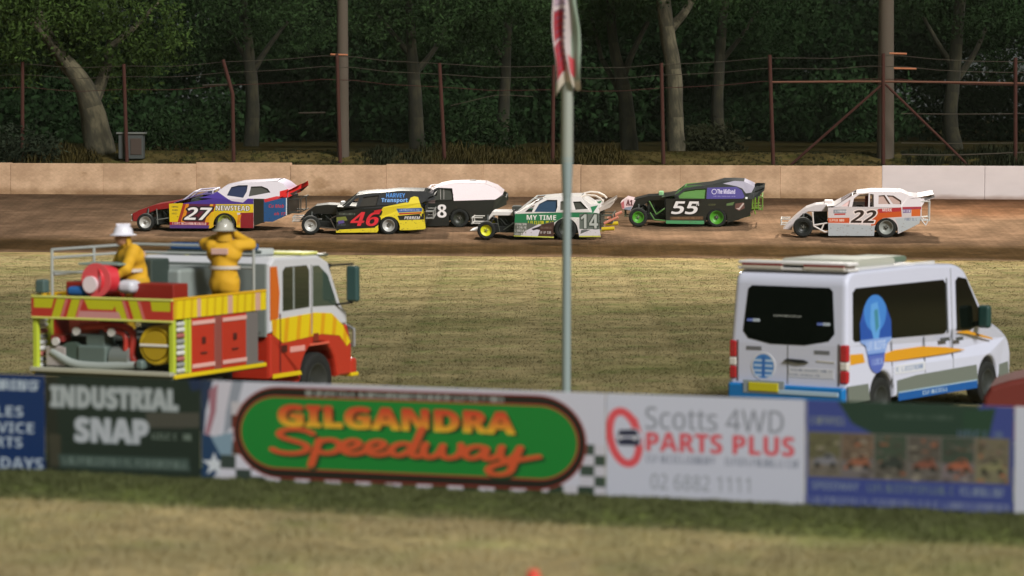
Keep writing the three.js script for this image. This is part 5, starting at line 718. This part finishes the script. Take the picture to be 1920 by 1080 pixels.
  cs('window_pillar', [[3.5, 1.63], [3.5, 2.27], [3.54, 2.27], [3.54, 1.63]], M('#8a8f8a', 0.4), 0.012, 0.014); cs('door_gap', [[3.1, 0.7], [3.1, 1.58], [3.116, 1.58], [3.116, 0.7]], M('#5a1a12', 0.6), 0.016); cs('door_gap', [[4.06, 1.22], [4.06, 2.28], [4.074, 2.28], [4.074, 1.22]], M('#8a8a88', 0.6), 0.016);
  cs('door_print', [[3.42, 0.98], [3.42, 1.06], [3.86, 1.06], [3.86, 0.98]], M('#d99a90', 0.5), 0.008); cs('door_handle', [[3.16, 1.0], [3.16, 1.1], [3.3, 1.1], [3.3, 1.0]], M('#4a1c14', 0.5), 0.02); cs('arch_strip', [[4.0, 1.04], [4.0, 1.07], [4.6, 1.07], [4.6, 1.04]], M('#d0604a', 0.4), 0.02); cs('sill_strip', [[2.9, 0.62], [2.9, 0.68], [3.72, 0.68], [3.76, 0.62]], yel, 0.012); cs('door_mark', [[4.12, 1.1], [4.12, 1.22], [4.26, 1.22], [4.26, 1.1]], M('#7a2a1a', 0.5), 0.022);
  mesh('windscreen', new THREE.BoxGeometry(1.9, 0.72, 0.02).rotateX(-0.53).translate(0, 1.94, -4.86), glass, t);
  B('front_bumper', 2.3, 0.28, 0.2, 0, 0.62, 5.42, red, t, 0.05); B('bumper_strip', 2.32, 0.06, 0.22, 0, 0.5, 5.43, yel); B('grille', 1.3, 0.3, 0.04, 0, 1.0, 5.38, dark); for (const s of [-1, 1]) { B('headlamp', 0.3, 0.2, 0.1, s * 0.85, 0.86, 5.36, M('#d9dadf', 0.15, { clearcoat: 1 }), t, 0.04); }
  mesh('bull_bar', [tube([V(-0.9, 0.5, -5.6), V(-0.9, 1.25, -5.62), V(0.9, 1.25, -5.62), V(0.9, 0.5, -5.6)], 0.035), tube([V(-1.1, 0.95, -5.5), V(-0.9, 0.95, -5.62), V(0.9, 0.95, -5.62), V(1.1, 0.95, -5.5)], 0.03), tube([V(1.1, 0.95, -5.5), V(1.1, 1.2, -5.5), V(0.9, 1.25, -5.62)], 0.025)], M('#c3c6c6', 0.25, { metalness: 0.6 }), t);
  for (const s of [-1, 1]) { const m = sub('mirror', t); mesh('housing', new RoundedBoxGeometry(0.2, 0.56, 0.12, 3, 0.04).translate(s * 1.36, 1.95, -5.0), M('#2c4a48', 0.5), m); mesh('arm', [tube([V(s * 1.1, 2.24, -4.6), V(s * 1.36, 2.26, -5.0)], 0.018), tube([V(s * 1.1, 1.62, -4.8), V(s * 1.36, 1.66, -5.0)], 0.018)], dark, m); }
  // on the cab roof
  { const lb = sub('light_bar', t); mesh('base', box(1.5, 0.05, 0.3, 0, 2.5, -3.1), dgrey, lb); mesh('blue_lens', new RoundedBoxGeometry(1.44, 0.11, 0.28, 3, 0.04).translate(0, 2.58, -3.1), M('#1d4f8a', 0.25, { clearcoat: 1 }), lb); }
  B('roof_band', 2.1, 0.04, 0.5, 0, 2.45, 4.2, M('#d3d36a', 0.4), t, 0.015); B('sun_visor', 2.0, 0.04, 0.34, 0, 2.4, 4.7, M('#4a544c', 0.4), t, 0.015); B('roof_box', 1.2, 0.1, 0.6, 0, 2.48, 3.6, M('#aeb4b2', 0.5), t, 0.03);
  window_truck = t;
}

// ------------------------------------------------------------------ two firefighters standing on the truck
// bones: [from, to, radius at from, radius at to, colour]
function figure(bones, bounds, res, blend = 0.035) {
  const [lo, size] = bounds, mc = new MarchingCubes(res, new THREE.MeshBasicMaterial(), false, false, 200000); mc.isolation = 0;
  const n = res, d = new Float32Array(n * n * n), p = V(0, 0, 0), cap = (p, [a, b, ra, rb]) => { const ab = b.clone().sub(a), t = clamp(p.clone().sub(a).dot(ab) / Math.max(1e-9, ab.lengthSq()), 0, 1); return p.distanceTo(a.clone().addScaledVector(ab, t)) - lerp(ra, rb, t); };
  const boxes = bones.map(([a, b, ra, rb]) => { const m = Math.max(ra, rb) + 0.12; return [Math.min(a.x, b.x) - m, Math.min(a.y, b.y) - m, Math.min(a.z, b.z) - m, Math.max(a.x, b.x) + m, Math.max(a.y, b.y) + m, Math.max(a.z, b.z) + m]; });
  for (let k = 0; k < n; k++) for (let j = 0; j < n; j++) for (let i = 0; i < n; i++) {
    p.set(lo.x + (i - n / 2) / (n / 2) * size + size, lo.y + (j - n / 2) / (n / 2) * size + size, lo.z + (k - n / 2) / (n / 2) * size + size); let v = 0.2;
    bones.forEach((b, q) => { const x = boxes[q]; if (p.x < x[0] || p.y < x[1] || p.z < x[2] || p.x > x[3] || p.y > x[4] || p.z > x[5]) return; const c = cap(p, b), h = clamp(0.5 + 0.5 * (v - c) / blend, 0, 1); v = lerp(v, c, h) - blend * h * (1 - h); });
    if (p.y < 1.3) v += 0.0035 * Math.sin(p.y * 34 + 4 * Math.sin(p.x * 9 + p.z * 7)) + 0.003 * Math.sin(p.x * 34 + p.y * 13 + p.z * 21);
    mc.field[n * n * k + n * j + i] = -v;
  }
  mc.update(); const cnt = mc.count, pos = [], colr = [];
  const g = new THREE.BufferGeometry();
  for (let i = 0; i < cnt; i++) { const q = V(mc.positionArray[i * 3], mc.positionArray[i * 3 + 1], mc.positionArray[i * 3 + 2]).multiplyScalar(size).add(V(lo.x + size, lo.y + size, lo.z + size)); pos.push(q.x, q.y, q.z); let best = 9, c = null; for (const b of bones) { const e = cap(q, b); if (e < best) { best = e; c = b[4]; } } const k = col(c); colr.push(k.r, k.g, k.b); }
  g.setAttribute('position', new THREE.Float32BufferAttribute(pos, 3)); g.setAttribute('normal', new THREE.Float32BufferAttribute(Array.from(mc.normalArray.slice(0, cnt * 3)), 3)); g.setAttribute('color', new THREE.Float32BufferAttribute(colr, 3)); return g;
}
function hand(w, dir, thumbSide, colr) {                         // palm, four fingers and a thumb as capsule chains, slightly curled
  const d = dir.clone().normalize(), s = thumbSide.clone().addScaledVector(d, -thumbSide.dot(d)).normalize(), up = d.clone().cross(s), out = [], palm = w.clone().addScaledVector(d, 0.075);
  for (const k of [-0.025, 0, 0.025]) out.push([w.clone().addScaledVector(s, k * 0.6), palm.clone().addScaledVector(s, k), 0.02, 0.017, colr]);
  [[0.03, 0.072], [0.01, 0.082], [-0.011, 0.077], [-0.03, 0.06]].forEach(([k, l]) => { const a = palm.clone().addScaledVector(s, k), b = a.clone().addScaledVector(d, l * 0.5).addScaledVector(up, 0.012), c = b.clone().addScaledVector(d, l * 0.35).addScaledVector(up, 0.03); out.push([a, b, 0.0115, 0.0105, colr], [b, c, 0.0105, 0.009, colr]); });
  const a = w.clone().addScaledVector(d, 0.03).addScaledVector(s, 0.03), b = a.clone().addScaledVector(d, 0.03).addScaledVector(s, 0.032); out.push([a, b, 0.014, 0.012, colr], [b, b.clone().addScaledVector(d, 0.035).addScaledVector(up, 0.01), 0.012, 0.01, colr]); return out;
}
const Y = '#cf9f1c', YD = '#b8921a', SK = '#a87a5e', GL = '#4a3f30', BOOT = '#1d1c1a';
function firefighter(label, truckAt, face, pose, helmetHex, collarHex) {
  const t = thing('person', label, 'person'); const p = V(truckAt[0], truckAt[1], -truckAt[2]).applyAxisAngle(V(0, 1, 0), window_truck.rotation.y).add(window_truck.position); t.position.copy(p); t.rotation.y = face;
  const { sh, ches, hipc, head, lean } = pose; const bones = [];
  const hip = (s) => hipc.clone().add(V(s * 0.1, -0.04, 0));
  bones.push([hipc.clone().add(V(0, -0.08, 0)), ches, 0.195, 0.19, Y], [hipc.clone().add(V(-0.06, -0.14, 0)), hipc.clone().add(V(0.06, -0.14, 0)), 0.17, 0.17, Y], [ches.clone().add(V(-0.1, 0.02, 0)), ches.clone().add(V(0.1, 0.02, 0)), 0.165, 0.165, Y], [sh(-1), sh(1), 0.085, 0.085, Y]);
  const nk = sh(1).clone().add(sh(-1)).multiplyScalar(0.5).add(V(0, 0.03, 0)); bones.push([nk, head.clone().add(V(0, -0.08, 0)), 0.075, 0.065, collarHex]);
  bones.push([head.clone().add(V(0, -0.045, 0.02)), head.clone().add(V(0, 0.05, -0.01)), 0.085, 0.1, SK], [head.clone().add(V(0, -0.01, 0.095)), head.clone().add(V(0, -0.03, 0.115)), 0.014, 0.018, SK], [head.clone().add(V(0, -0.075, 0.075)), head.clone().add(V(0, -0.09, 0.075)), 0.02, 0.022, SK]); for (const s of [-1, 1]) bones.push([head.clone().add(V(s * 0.098, 0, 0)), head.clone().add(V(s * 0.1, -0.03, 0.01)), 0.02, 0.015, SK]);
  for (const s of [-1, 1]) { const foot = V(s * 0.14, 0.08, s * 0.03), knee = V(s * 0.125, 0.5, 0.04); bones.push([hip(s), knee, 0.105, 0.08, YD], [knee, foot.clone().add(V(0, 0.06, 0)), 0.082, 0.07, YD], [foot.clone().add(V(0, 0, -0.03)), foot.clone().add(V(0, -0.03, 0.14)), 0.06, 0.045, BOOT]);
    const [el, wr, th] = pose.arm(s); bones.push([sh(s), el, 0.095, 0.08, Y], [el, wr, 0.08, 0.062, Y]); bones.push(...hand(wr, wr.clone().sub(el), th, GL)); }
  const g = figure(bones, [V(-1, -0.08, -1), 1], 150, 0.04); mesh('body', g, new THREE.MeshStandardMaterial({ vertexColors: true, roughness: 0.8 }), t);
  const h = sub('helmet', t); h.position.copy(head).add(V(0, 0.045, -0.005)); const prof = [[0.001, 0.135], [0.05, 0.13], [0.095, 0.1], [0.122, 0.05], [0.128, 0.0], [0.175, -0.02], [0.178, -0.03], [0.125, -0.012], [0.118, 0.045], [0.05, 0.118], [0.001, 0.124]].map((q) => new THREE.Vector2(...q));
  mesh('shell', new THREE.LatheGeometry(prof, 32).scale(1, 1, 1.12), M(helmetHex, 0.35, { clearcoat: 0.6 }), h); mesh('ridge', box(0.022, 0.03, 0.22, 0, 0.128, 0), M(helmetHex, 0.35, { clearcoat: 0.6 }), h); mesh('neck_flap', new THREE.CylinderGeometry(0.105, 0.13, 0.17, 20, 1, true, Math.PI * 0.55, Math.PI * 0.9).translate(0, -0.1, 0), M(collarHex, 0.8), h);
  const strap = (y, r0, r1, z = 0) => new THREE.CylinderGeometry(r0, r1, 0.05, 28, 1, true).scale(1.12, 1, 0.98).translate(ches.x * 0.5 + hipc.x * 0.5, y, z);
  mesh('reflective_band', strap(hipc.y + 0.12, 0.212, 0.212), M('#c9bfb2', 0.4), t); mesh('shoulder_patch', new RoundedBoxGeometry(0.26, 0.09, 0.02, 2, 0.008).translate(ches.x, ches.y + 0.06, pose.back), M('#c9a59a', 0.5), t);
  return t;
}
// standing with both arms raised to the face, looking away over the track
firefighter('firefighter in yellow with both arms raised to face, standing on truck behind the cab', [0.93, 1.36, 1.86], 2.9, { hipc: V(0, 0.86, 0), ches: V(0, 1.16, 0), head: V(0, 1.5, 0.02), sh: (s) => V(s * 0.19, 1.29, 0), arm: (s) => [V(s * 0.35, 1.31, 0.14), V(s * 0.12, 1.43, 0.23), V(-s * 0.4, 1, 0)], back: -0.215 }, '#a9a79c', '#b98f1a');
// leaning over the left side of the deck
firefighter('firefighter in yellow with white helmet, leaning at the rear of the truck deck', [-0.1, 1.36, 0.9], -1.15, { hipc: V(0, 0.84, -0.1), ches: V(0, 1.13, -0.02), head: V(0, 1.45, 0.1), sh: (s) => V(s * 0.19, 1.25, 0), arm: (s) => [V(s * 0.27, 0.99, 0.14), V(s * 0.2, 0.84, 0.36), V(-s, 0.3, 0)], back: -0.19 }, '#dddce6', '#b98f1a');

renderer.render(scene, camera);
